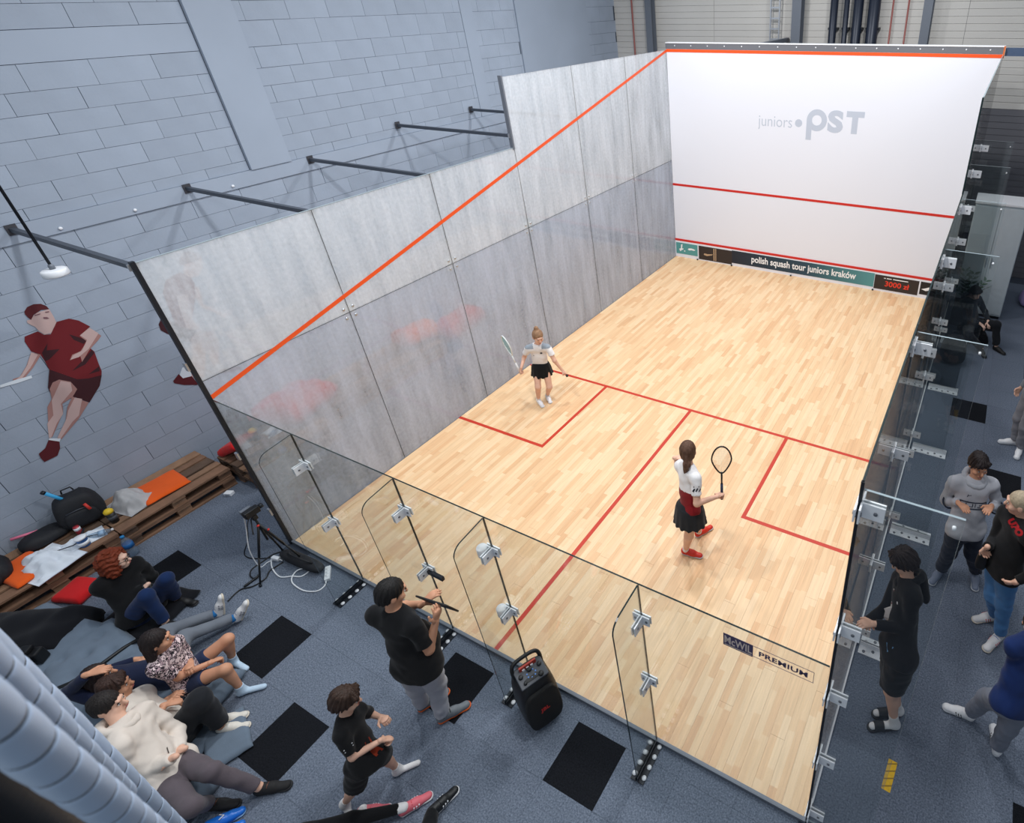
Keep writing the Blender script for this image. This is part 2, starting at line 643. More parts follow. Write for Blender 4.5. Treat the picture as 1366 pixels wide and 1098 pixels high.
def build_block_wall():
    w = MB()
    w.box(-2.8, -2.507, -4.6, 11.7, -0.1, 7.2)
    wall = w.build('wall_left', M_joint)
    tag(wall, 'tall blue-grey painted wall of large aerated concrete blocks', kind='structure')
    rows = []
    z = 0.0
    while z < 3.43:
        rows.append((z, z + 0.2293)); z += 0.2293
    rows += [(3.63, 3.757), (3.757, 3.972), (3.972, 4.196), (4.196, 4.400), (4.400, 4.617), (4.617, 4.834), (4.834, 5.088)]
    rows.append((5.088, 5.392))
    z = 5.392
    while z < 7.0:
        rows.append((z, z + 0.225)); z += 0.225
    items = []
    g = 0.004
    for ri, (z0, z1) in enumerate(rows):
        L = 0.585
        off = (0.0 if ri % 2 else 0.29) + random.uniform(-0.05, 0.05)
        y = -4.5 + off
        while y < 11.6:
            segs = [(max(y, -4.6), min(y + L, 11.7))]
            y += L
            cuts = [(2.41, 2.97), (6.75, 7.04), (8.15, 10.5)] if z0 > 3.5 else []
            if abs(z0 - 5.088) < 1e-3: cuts = [(-5, 2.97)] + cuts[1:]
            for a, b in cuts:
                new = []
                for p, q in segs:
                    if q <= a or p >= b: new.append((p, q)); continue
                    if p < a: new.append((p, a))
                    if q > b: new.append((b, q))
                segs = new
            for p, q in segs:
                if q - p > 0.03:
                    items.append((p, q, z0, z1))
    def seen(it):
        ym, zm = (it[0] + it[1]) / 2, (it[2] + it[3]) / 2
        return ym > -2.7 and zm < 6.3
    def score(it):
        ym, zm = (it[0] + it[1]) / 2, (it[2] + it[3]) / 2
        d = (Vector((-2.5, ym, zm)) - CAM).length
        hidden = 0.0
        # behind the dusty side glass the blocks hardly show
        t = (0 - CAM.x) / (-2.5 - CAM.x)
        yy, zz = CAM.y + t * (ym - CAM.y), CAM.z + t * (zm - CAM.z)
        if yy > 0.1 and zz < (3.5 if yy < 4.86 else 4.5):
            hidden = 8.0
        return d + hidden
    vis = sorted([i for i in items if seen(i)], key=score)
    rest = [i for i in items if not seen(i)] + vis[298:]
    for p, q, z0, z1 in vis[:298]:
        pr = random.uniform(0, 0.0025)
        hy, hz = (q - p) / 2 - g * random.uniform(0.25, 0.9), (z1 - z0) / 2 - g * random.uniform(0.25, 0.7)
        MB().box(-2.515, -2.4985 + pr, -hy, hy, -hz, hz).build('block', M_wall, wall, (0, (p + q) / 2, (z0 + z1) / 2))
    far = MB()
    for p, q, z0, z1 in rest:
        far.box(-2.515, -2.4985 + random.uniform(0, 0.0025), p + g / 2, q - g / 2, z0 + g / 2, z1 - g / 2)
    tag(far.build('distant_blocks', M_wall, wall), kind='stuff')
    # ring beams and pilasters cast in concrete, painted over
    MB().box(-2.52, -2.474, -4.6, 11.7, 3.442, 3.628).build('ring_beam', M_wall_sm, wall)
    MB().box(-2.52, -2.492, -4.6, 2.405, 5.092, 5.388).build('ring_beam', M_wall_sm, wall)
    MB().box(-2.52, -2.455, 2.42, 2.97, 3.632, 7.2).build('pilaster', M_wall_sm, wall)
    MB().box(-2.52, -2.49, 6.755, 7.035, 3.632, 7.2).build('pilaster', M_wall_sm, wall)
    MB().box(-2.52, -2.47, 8.155, 10.495, 3.632, 7.2).build('pilaster', M_wall_sm, wall)
    for y in (0.33, 1.02, 2.12):
        MB().lathe([(0.018, 0), (0.018, 0.014), (0.008, 0.02)], 10).build('bolt_cap', M_wht, wall, (-2.474, y, 3.49), (0, math.pi / 2, 0))
    return wall
build_block_wall()

def build_far_wall():
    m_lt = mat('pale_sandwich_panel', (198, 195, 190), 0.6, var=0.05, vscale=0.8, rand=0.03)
    m_dk = mat('shaded_sandwich_panel', (104, 104, 110), 0.6, var=0.06, vscale=0.8, rand=0.04)  # panel colour darkened for the lower rows, standing in for shadow there
    b = MB().box(-2.5, 11.0, 11.7, 11.9, -0.1, 7.2).build('wall_back', M_joint)
    tag(b, 'far hall wall of ribbed horizontal metal panels behind the court', kind='structure')
    def panel(w, h, m):
        p = MB()
        nr = 4
        for k in range(nr):
            z0, z1 = h * k / nr, h * (k + 1) / nr
            zt = (z1 - z0) * 0.16
            p.box(0.003, w - 0.003, -0.012, 0.012, z0 + 0.002, z1 - zt)
            p.box(0.003, w - 0.003, -0.004, 0.012, z1 - zt, z1 - 0.002)
        return p.mesh('panel', m)
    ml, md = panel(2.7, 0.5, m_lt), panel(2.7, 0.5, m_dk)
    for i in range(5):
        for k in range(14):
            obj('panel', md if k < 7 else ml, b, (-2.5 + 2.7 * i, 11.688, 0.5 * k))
    # steel columns and cable ducts in front of it
    def column(name, label, x, w, d, h=7.0, kind='i', m=M_grey_steel, y=11.5):
        t = thing(name, label, 'column' if kind == 'i' else 'pipe', (x, y, 0))
        if kind == 'i':
            MB().box(-w / 2, w / 2, -d / 2, -d / 2 + 0.014, 0, h).build('flange', m, t)
            MB().box(-w / 2, w / 2, d / 2 - 0.014, d / 2, 0, h).build('flange', m, t)
            MB().box(-0.006, 0.006, -d / 2 + 0.014, d / 2 - 0.014, 0, h).build('web', m, t)
        else:
            MB().lathe([(w / 2, 0), (w / 2, h)], 14).build('pipe_body', m, t)
            for z in (1.2, 3.0, 4.9):
                MB().box(-w / 2 - .02, w / 2 + .02, 0, 0.16, z, z + 0.04).build('bracket', M_dark, t)
        return t
    column('steel_column', 'grey steel column at far left of the far wall, beside the block wall', -1.38, 0.16, 0.2)
    column('steel_column', 'grey steel column just left of the bundle of dark vertical ducts on the far wall', 2.25, 0.2, 0.24, m=M_grey_steel)
    column('steel_column', 'grey steel column right of the dark duct bundle on the far wall', 4.88, 0.17, 0.2, m=M_grey_steel)
    for k, (x, w, lab) in enumerate(((3.02, 0.16, 'first'), (3.28, 0.11, 'second'), (3.52, 0.2, 'third'), (3.84, 0.24, 'thickest and last'))):
        column('duct_pipe', 'dark vertical duct pipe on the far wall, %s in its bundle' % lab, x, w, w, kind='p', m=mat('navy_pipe', (30, 38, 54), 0.4, 0.2))
    t = thing('cable_ladder', 'pale perforated cable ladder rising on the far wall above the white front wall', 'cable ladder', (1.72, 11.56, 0))
    for s in (-0.1, 0.1):
        MB().box(s - .012, s + .012, -0.03, 0.03, 0, 7).build('side_rail', M_steel, t)
    for k in range(34):
        MB().box(-0.1, 0.1, -0.012, 0.012, 0.1 + 0.2 * k, 0.13 + 0.2 * k).build('rung', M_steel, t)
    for x, w in ((-1.95, 0.02), (-1.94, 0.0), (4.18, 0.018), (4.48, 0.018)):
        if w:
            tag(MB().tube([(0, 0, 0), (0, 0, 6.9)], w, 8).build('conduit', mat('red_brown_conduit', (150, 86, 80), 0.5), None, (x, 11.62, 0)),
                'thin red-brown conduit on the far wall ' + ('near the block wall corner' if x < 0 else 'nearest the dark duct bundle' if x < 4.3 else 'right of the other conduit by the duct bundle'), 'conduit')
    tag(MB().box(11.0, 11.2, -4.6, 11.7, -0.1, 7.2).build('wall_right', mat('grey_side_wall', (120, 126, 136), 0.8)),
        'plain grey side wall of the hall', kind='structure')
build_far_wall()

# ------------------------------------------------------------------ the court
def build_court_floor():
    fl = MB().box(0.0, 6.4, 0.0, 9.75, -0.11, 0.006).build('floor', mat('floor_bed', (150, 120, 86), 0.8))
    tag(fl, 'pale maple strip floor of the squash court', kind='structure')
    W = 0.129
    n = 0
    x = 0.0
    col = 0
    while x < 6.4 - 1e-4:
        x1 = min(x + W, 6.4)
        y = 0.0
        first = [1.1, 1.9, 0.6, 1.5][col % 4] + random.uniform(-.15, .15)
        while y < 9.75 - 1e-4:
            L = first if y == 0 else 2.2
            y1 = min(y + L, 9.75)
            if 9.75 - y1 < 0.4: y1 = 9.75
            MB().box(-(x1 - x) / 2 + .0006, (x1 - x) / 2 - .0006, -(y1 - y) / 2 + .0008, (y1 - y) / 2 - .0008, -0.008, 0.006).build('floor_board', M_wood, fl, ((x + x1) / 2, (y + y1) / 2, 0.006))
            n += 1
            y = y1
        x = x1
        col += 1
    z0, z1 = 0.0121, 0.0132
    def line(x0, x1_, y0, y1_):
        MB().box(x0, x1_, y0, y1_, z0, z1).build('court_line', M_floorline, fl)
    line(0, 6.4, 4.26, 4.31)
    line(3.175, 3.225, 0.0, 4.26)
    line(1.6, 1.65, 2.61, 4.26)
    line(0, 1.6, 2.61, 2.66)
    line(4.75, 4.80, 2.61, 4.26)
    line(4.80, 6.4, 2.61, 2.66)
build_court_floor()

def pane(name, x0, x1, y0, y1, z0, z1, m, parent, edge=M_gedge, axis='x'):
    """a sheet of glass with dark cut edges; axis is its thin direction"""
    b = MB()
    big = {'x': (4, 5), 'y': (2, 3)}[axis]
    b.box(x0, x1, y0, y1, z0, z1, mi=[0 if k in big else 1 for k in range(6)])
    return b.build(name, [m, edge], parent)

YJ = [0.0, 1.62, 3.24, 4.86, 6.49, 8.12, 9.75]

def disc(b, p, ax, r, d, mi=0):
    """short cylinder at p along ax"""
    p = Vector(p); ax = Vector(ax).normalized()
    b.tube([p, p + ax * d], r, 10, mi=mi)

def build_left_glass():
    t = thing('glass_side_wall', 'dusty left glass side wall of the court with a slanting orange-red line', 'glass wall', (0, 0, 0))
    g = 0.003
    for k in range(6):
        y0, y1 = YJ[k] + g, YJ[k + 1] - g
        top = 3.62 if k < 3 else 4.61
        pane('glass_pane', -0.012, 0.0, y0, y1, 0.015, 2.35 - g, M_side_lo, t)
        pane('glass_pane', -0.012, 0.0, y0, y1, 2.35 + g, top, M_side_up, t)
    for k in range(1, 6):
        b = MB()
        for dy in (-0.06, 0.06):
            for dz in (-0.06, 0.06):
                disc(b, (0, YJ[k] + dy, 2.35 + dz), (1, 0, 0), 0.017, 0.004)
        b.build('fitting', M_steel, t)
        MB().box(-0.05, -0.014, YJ[k] - 0.09, YJ[k] + 0.09, 2.26, 2.44).build('clamp_plate', M_alu, t)
        MB().box(-0.20, -0.013, YJ[k] - 0.006, YJ[k] + 0.006, 0.02, 3.6 if k < 4 else 4.55).build('glass_fin', [M_fin], t)
    MB().prism([(9.75, 4.57), (9.75, 4.62), (0, 2.18), (0, 2.13)], 0.0012, frame_T((0.0005, 0, 0), (0, 1, 0), (0, 0, 1), (1, 0, 0))).build('out_line', M_orange, t)
    MB().box(-0.03, 0.012, -0.035, 0.0, 0.0, 3.64).build('corner_post', M_dark, t)
    MB().box(-0.045, 0.016, 4.83, 4.86, 3.6, 4.63).build('step_post', M_grey_steel, t)
    MB().box(-0.02, 0.005, 0.0, 9.75, 0.0, 0.016).build('base_channel', M_grey_steel, t)
    MB().box(-0.016, 0.002, 0.0, 4.83, 3.62, 3.626).build('top_edge_trim', M_gedge_l, t)
    for z in (0.5, 1.35, 2.5):
        MB().box(-0.05, 0.0, -0.055, -0.035, z, z + 0.09).build('clamp', M_steel, t)
build_left_glass()

def clamp_mesh(m):
    """two-sided glass clamp: plate, T-leg plate and button screws; local: plate in xz plane, leg along -y"""
    b = MB()
    b.box(-0.068, 0.068, -0.016, -0.007, -0.045, 0.045)
    b.box(-0.068, 0.068, 0.007, 0.016, -0.04, 0.04)
    b.box(0.007, 0.016, -0.12, -0.016, -0.045, 0.045)
    b.box(-0.016, -0.007, -0.12, -0.016, -0.045, 0.045)
    for sx in (-0.045, 0.045):
        disc(b, (sx, -0.016, 0), (0, -1, 0), 0.010, 0.005, 1)
        disc(b, (sx, 0.016, 0), (0, 1, 0), 0.010, 0.005, 1)
    disc(b, (0.016, -0.08, 0), (1, 0, 0), 0.010, 0.005, 1)
    disc(b, (-0.016, -0.08, 0), (-1, 0, 0), 0.010, 0.005, 1)
    return b.mesh('clamp', m)
ME_clamp = clamp_mesh([M_alu, M_bolt])

def build_right_glass():
    t = thing('glass_side_wall', 'right glass side wall of the court seen edge-on with fins and clamps outside', 'glass wall', (6.4, 0, 0))
    g = 0.003
    for k in range(6):
        y0, y1 = YJ[k] + g, YJ[k + 1] - g
        top = 3.62 if k < 3 else 4.61
        pane('glass_pane', 0.0, 0.012, y0, y1, 0.015, 2.35 - g, M_right, t, M_gedge)
        pane('glass_pane', 0.0, 0.012, y0, y1, 2.35 + g, top, M_right, t, M_gedge)
    MB().box(-0.008, 0.02, 0.0, 9.75, 0.0, 0.02).build('base_channel', M_alu, t)
    MB().box(-0.004, 0.014, 4.85, 4.862, 3.62, 4.61).build('step_edge', M_gedge, t)
    MB().box(-0.003, 0.014, 0.0, 0.012, 0.02, 3.62).build('corner_seal', M_dark, t)
    MB().box(0.0, 0.014, 4.87, 9.73, 4.61, 4.616).build('top_edge_trim', M_gedge_l, t)
    me = None
    for k in range(6):
        y = YJ[k] + (0.012 if k == 0 else 0.0)
        f = pane('glass_fin', 0.016, 0.455, y - 0.006, y + 0.006, 0.012, 3.57, M_fin, t, M_gedge_l, 'y')
        for z in ((0.18, 1.02, 1.82, 2.5, 3.45) if k == 0 else (0.22, 1.2, 2.5, 3.45)):
            obj('clamp', ME_clamp, f, (0.006, y, z), (0, 0, math.pi / 2))
        disc(d := MB(), (0.42, y - 0.008, 3.5), (0, 1, 0), 0.009, 0.016)
        d.build('button', M_alu, f)
        if k > 0:
            b = MB()
            for s in (-1, 1):
                b.box(0.05, 0.50, y + s * 0.052 - 0.044, y + s * 0.052 + 0.044, 0.001, 0.009)
                b.box(0.05, 0.50, y + s * 0.009 - 0.003, y + s * 0.009 + 0.003, 0.001, 0.07)
                for i in range(5):
                    disc(b, (0.10 + 0.085 * i, y + s * 0.055 + (0.018 if i % 2 else -0.012), 0.009), (0, 0, 1), 0.015, 0.004, 1)
            b.build('floor_bracket', [M_alu, M_bolt], f)
build_right_glass()

def build_back_glass():
    t = thing('glass_back_wall', 'clear low glass back wall of the court with a door and braced by fins', 'glass wall', (0, 0, 0))
    J = [0.0, 1.285, 2.655, 3.665, 5.065, 6.395]
    g = 0.001
    for i in range(5):
        o = pane('glass_door' if i == 2 else 'glass_pane', J[i] + g, J[i + 1] - g, -0.012, 0.0, 0.035, 2.13, M_clear, t, M_gedge, 'y')
        if i == 2:
            o['label'] = 'clear glass door leaf on round hinges'
    MB().box(0, 6.4, -0.022, 0.008, 0.0, 0.04).build('base_channel', M_grey_steel, t)
    for i, x in enumerate((1.285, 2.655, 3.665, 5.065)):
        # fin: glass blade with a rounded outer top corner
        D, H, r = 0.335, 2.125, 0.10
        poly = [(0.014, 0.03), (D, 0.03)] + [(D - r + r * math.cos(a), H - 0.02 - r + r * math.sin(a)) for a in [math.pi / 2 * k / 6 for k in range(7)]] + [(0.014, H)]
        f = MB().prism(poly, 0.012, frame_T((x + 0.006, 0, 0), (0, -1, 0), (0, 0, 1), (-1, 0, 0)), mi=0, side=1).build('glass_fin', [M_fin, M_gedge], t)
        for z in (1.75, 0.97):
            obj('clamp', ME_clamp, f, (x, -0.006, z))
        if i == 2:
            for z in (1.75, 0.97):
                MB().lathe([(0.04, -0.05), (0.045, -0.04), (0.045, 0.04), (0.04, 0.05)], 14).build('hinge', M_alu, f, (x - 0.07, -0.05, z))
        b = MB()
        for s in (-1, 1):
            b.box(x + s * 0.035 - 0.026, x + s * 0.035 + 0.026, -0.345, -0.03, 0.001, 0.012)
            b.box(x + s * 0.010 - 0.003, x + s * 0.010 + 0.003, -0.345, -0.03, 0.001, 0.06)
            for k in range(4):
                disc(b, (x + s * 0.045, -0.30 + 0.085 * k, 0.012), (0, 0, 1), 0.02, 0.008, 1)
        b.build('floor_bracket', [M_dark, M_wht], f)
    MB().box(2.66, 2.86, -0.045, -0.016, 0.94, 0.985).build('door_latch', [M_dark], t)
    # etched maker's plate on the glass
    m_ink = mat('etched_violet_ink', (74, 64, 96), 0.6)
    m_lt = mat('etched_pale_letters', (226, 206, 196), 0.6)
    pl = MB().box(5.705, 5.912, -0.0145, -0.0125, 1.893, 2.018).build('printed_logo', m_ink, t)
    fr = MB()
    x0, x1, z0, z1, w = 5.915, 6.312, 1.903, 2.016, 0.003
    fr.box(x0, x1, -0.0145, -0.0125, z0, z0 + w).box(x0, x1, -0.0145, -0.0125, z1 - w, z1).box(x1 - w, x1, -0.0145, -0.0125, z0, z1)
    fr.build('print_border', m_ink, pl)
    o = obj('lettering', text_mesh('lettering', 'McWIL', 0.108, m_lt, 0.001, 0.0015, 'CENTER', 0.60), pl, (5.808, -0.0155, 1.925), (math.pi / 2, 0, 0))
    MB().box(5.715, 5.905, -0.016, -0.0146, 1.904, 1.909).build('underline', m_lt, pl)
    o = obj('lettering', text_mesh('lettering', 'PREMIUM', 0.068, m_ink, 0.001, 0.002, 'CENTER', 1.12, 1.05), pl, (6.113, -0.0145, 1.936), (math.pi / 2, 0, 0))
build_back_glass()

def build_front_wall():
    t = thing('front_wall', 'white front wall of the court with red lines and a grey logo', 'wall', (3.2, 9.75, 0))
    def lb(x0, x1, y0, y1, z0, z1): return MB().box(x0 - 3.2, x1 - 3.2, y0 - 9.75, y1 - 9.75, z0, z1)
    lb(0, 6.4, 9.75, 9.9, 0.48, 4.63).build('white_panel', M_white, t)
    lb(0, 6.4, 9.746, 9.75, 4.57, 4.625).build('out_line', M_orange, t)
    lb(0, 6.4, 9.746, 9.75, 1.78, 1.83).build('service_line', M_red, t)
    lb(0, 6.4, 9.735, 9.90, 0.43, 0.48).build('tin_line', M_red, t)
    cap = lb(-0.02, 6.42, 9.742, 9.9, 4.632, 4.735).build('top_channel', mat('channel_grey', (112, 114, 120), 0.5, 0.2), t)
    for i in range(17):
        d = MB()
        disc(d, (0.2 + 0.375 * i - 3.2, 9.742 - 9.75, 4.69), (0, -1, 0), 0.012, 0.004)
        d.build('screw', M_alu, cap)
    lb(-0.02, 6.42, 9.735, 9.9, 4.735, 4.75).build('cap_strip', M_alu, t)
    MB().box(3.2, 3.225, -0.03, 0.0, 4.57, 4.75).build('corner_tab', mat('orange_tab', (214, 110, 50), 0.5), t)
    lg = mat('logo_grey', (188, 196, 210), 0.55)
    def put(body, size, x, z, bold, sx=1.0, space=1.0):
        obj('logo_lettering', text_mesh('logo_lettering', body, size, lg, 0.001, bold, 'LEFT', sx, space), t, (x - 3.2, -0.001, z), (math.pi / 2, 0, 0))
    def put_fit(body, x0, x1, z0, z1, bold):
        me = text_mesh('logo_lettering', body, 0.4, lg, 0.001, bold)
        co = np.array([v.co[:] for v in me.vertices])
        a, b_ = co.min(0), co.max(0)
        for v in me.vertices:
            v.co.x = (v.co.x - a[0]) / (b_[0] - a[0]) * (x1 - x0)
            v.co.y = (v.co.y - a[1]) / (b_[1] - a[1]) * (z1 - z0)
        obj('logo_lettering', me, t, (x0 - 3.2, -0.001, z0), (math.pi / 2, 0, 0))
    put_fit('juniors', 2.09, 2.82, 3.165, 3.435, -0.002)
    MB()._add([(2.955 - 3.2 + .075 * math.cos(a), -0.0012, 3.335 + .075 * math.sin(a)) for a in [2 * math.pi * k / 28 for k in range(28)]], [tuple(range(28))]).build('logo_dot', lg, t)
    # heavy p with its stem below the line
    def ring(cx, cz, ro, ri, n=36):
        V = [(cx + r * math.cos(2 * math.pi * k / n), -0.0012, cz + r * math.sin(2 * math.pi * k / n)) for r in (ri, ro) for k in range(n)]
        return V, [(k, (k + 1) % n, n + (k + 1) % n, n + k) for k in range(n)]
    b = MB(); V, F = ring(3.325 - 3.2, 3.41, 0.205, 0.098); b._add(V, F)
    b.box(3.12 - 3.2, 3.23 - 3.2, -0.0022, -0.0003, 3.03, 3.42)
    b.build('logo_lettering', lg, t)
    put_fit('S', 3.545, 3.855, 3.195, 3.615, 0.022)
    MB().box(3.905 - 3.2, 4.25 - 3.2, -0.0012, -0.0002, 3.505, 3.612).box(4.02 - 3.2, 4.135 - 3.2, -0.0012, -0.0002, 3.2, 3.505).build('logo_lettering', lg, t)
    # the tin with its sponsor strips
    tin = thing('tin_board', 'white tin along the foot of the front wall carrying sponsor strips', 'board', (3.2, 9.735, 0))
    MB().box(-3.2, 3.2, -0.0, 0.14, 0.0125, 0.428).build('board', M_white, tin)
    def strip(label, x0, x1, z0, z1, m):
        o = MB().box(x0 - 3.2, x1 - 3.2, -0.004, -0.0005, z0, z1).build('sponsor_strip', m, tin)
        o['label'] = label
        return o
    s1 = strip('teal strip with two white marks', 0.02, 0.61, 0.10, 0.385, mat('teal_print', (84, 152, 152), 0.5))
    wm = mat('white_print', (240, 242, 244), 0.5)
    dk = mat('dark_brown_print', (44, 36, 36), 0.5)
    b = MB(); T = frame_T((-3.2, -0.0052, 0), (1, 0, 0), (0, 0, 1), (0, -1, 0))
    b.prism([(0.10, 0.22), (0.15, 0.24), (0.16, 0.34), (0.20, 0.36), (0.185, 0.24), (0.22, 0.25), (0.22, 0.22), (0.18, 0.2), (0.13, 0.16)], 0.001, T)
    b.prism([(0.24, 0.17), (0.27, 0.17), (0.27, 0.20), (0.24, 0.20)], 0.001, T)
    b.prism([(0.34, 0.24), (0.38, 0.22), (0.44, 0.235), (0.52, 0.23), (0.55, 0.25), (0.50, 0.27), (0.44, 0.28), (0.37, 0.27)], 0.001, T)
    b.build('print_mark', wm, s1)
    s2 = strip('dark picture strip with pale bars', 0.64, 1.52, 0.04, 0.385, dk)
    b = MB()
    b.prism([(1.04, 0.06), (1.065, 0.06), (1.065, 0.37), (1.04, 0.37)], 0.001, T).prism([(1.09, 0.06), (1.11, 0.06), (1.11, 0.37), (1.09, 0.37)], 0.001, T)
    b.prism([(0.78, 0.17), (0.86, 0.15), (1.0, 0.19), (1.02, 0.22), (0.88, 0.2), (0.79, 0.21)], 0.001, T)
    b.build('print_mark', mat('tan_print', (190, 160, 128), 0.5), s2)
    gm = bpy.data.materials.new('navy_to_teal_print'); gm.use_nodes = True
    N, L = gm.node_tree.nodes, gm.node_tree.links
    gx = N.new('ShaderNodeNewGeometry'); sp = N.new('ShaderNodeSeparateXYZ'); L.new(gx.outputs['Position'], sp.inputs[0])
    mr = N.new('ShaderNodeMapRange'); mr.inputs[1].default_value = 1.55; mr.inputs[2].default_value = 4.85; L.new(sp.outputs[0], mr.inputs[0])
    rp = N.new('ShaderNodeValToRGB'); rp.color_ramp.elements[0].color = lin(16, 30, 48); rp.color_ramp.elements[1].color = lin(82, 146, 150)
    e = rp.color_ramp.elements.new(0.55); e.color = lin(32, 66, 84)
    L.new(mr.outputs[0], rp.inputs[0]); L.new(rp.outputs[0], N['Principled BSDF'].inputs['Base Color'])
    s3 = strip('long navy to teal strip with white words', 1.52, 4.86, 0.085, 0.40, gm)
    obj('lettering', text_mesh('lettering', 'polish squash tour juniors kraków', 0.222, wm, 0.001, 0.005, 'CENTER', 0.80, 1.0), s3, (3.24 - 3.2, -0.0055, 0.19), (math.pi / 2, 0, 0))
    s4 = strip('dark brown strip with a red prize sum', 4.87, 5.78, 0.06, 0.385, dk)
    obj('lettering', text_mesh('lettering', '3000 zł', 0.165, mat('red_print', (232, 58, 36), 0.5), 0.001, 0.003, 'CENTER', 1.05), s4, (5.34 - 3.2, -0.0055, 0.15), (math.pi / 2, 0, 0))
    b = MB()
    for x0, x1 in ((5.06, 5.10), (5.12, 5.22), (5.25, 5.56)):
        b.box(x0 - 3.2, x1 - 3.2, -0.0055, -0.0045, 0.318, 0.336)
    b.build('print_mark', wm, s4)
    s5 = strip('black strip end with a white mark', 5.81, 6.38, 0.10, 0.385, mat('near_black_print', (20, 22, 26), 0.5))
    b = MB(); b.prism([(5.84, 0.22), (5.93, 0.19), (6.02, 0.22), (6.12, 0.24), (6.1, 0.27), (5.98, 0.28), (5.92, 0.25)], 0.001, T); b.build('print_mark', wm, s5)
    for x in (0.61, 1.52, 3.0, 4.86):
        MB().lathe([(0.02, 0), (0.02, 0.02), (0.012, 0.028)], 10).build('floor_stop', M_black, tin, (x - 3.2, -0.02, 0.0125))
    # beam that ties the front wall to the hall
    tag(MB().box(6.43, 10.9, 9.78, 9.9, 4.60, 4.72).build('tie_beam', mat('blue_steel', (74, 92, 120), 0.5, 0.2)), 'blue steel beam running right from the top corner of the front wall', 'beam')
    tag(MB().box(0, 0.08, 0, 1.75, 0, 0.08).build('tie_beam', M_grey_steel, None, (1.95, 9.9, 4.66)), 'short grey steel beam from the front wall top back to the far wall', 'beam')
build_front_wall()

def build_struts():
    labs = ['meeting the corner post', 'second from the corner post', 'third from the corner post', 'at the step in the glass', 'behind the tall panes']
    for i, (y, z) in enumerate(((-0.015, 3.59), (1.62, 3.59), (3.24, 3.59), (4.845, 3.80), (6.49, 3.80))):
        t = thing('steel_strut', 'dark steel strut from block wall to side glass, ' + labs[i], 'strut', (-2.47, y, z))
        MB().box(0.006, 2.455, -0.022, 0.022, -0.022, 0.022).build('bar', mat('strut_grey', (72, 78, 88), 0.45, 0.3), t)
        MB().box(0.0, 0.008, -0.045, 0.045, -0.055, 0.055).build('wall_plate', mat('dark_plate', (66, 66, 72), 0.6, 0.2), t)
        MB().box(2.44, 2.458, -0.04, 0.04, -0.03, 0.03).build('end_clamp', M_steel, t)
build_struts()

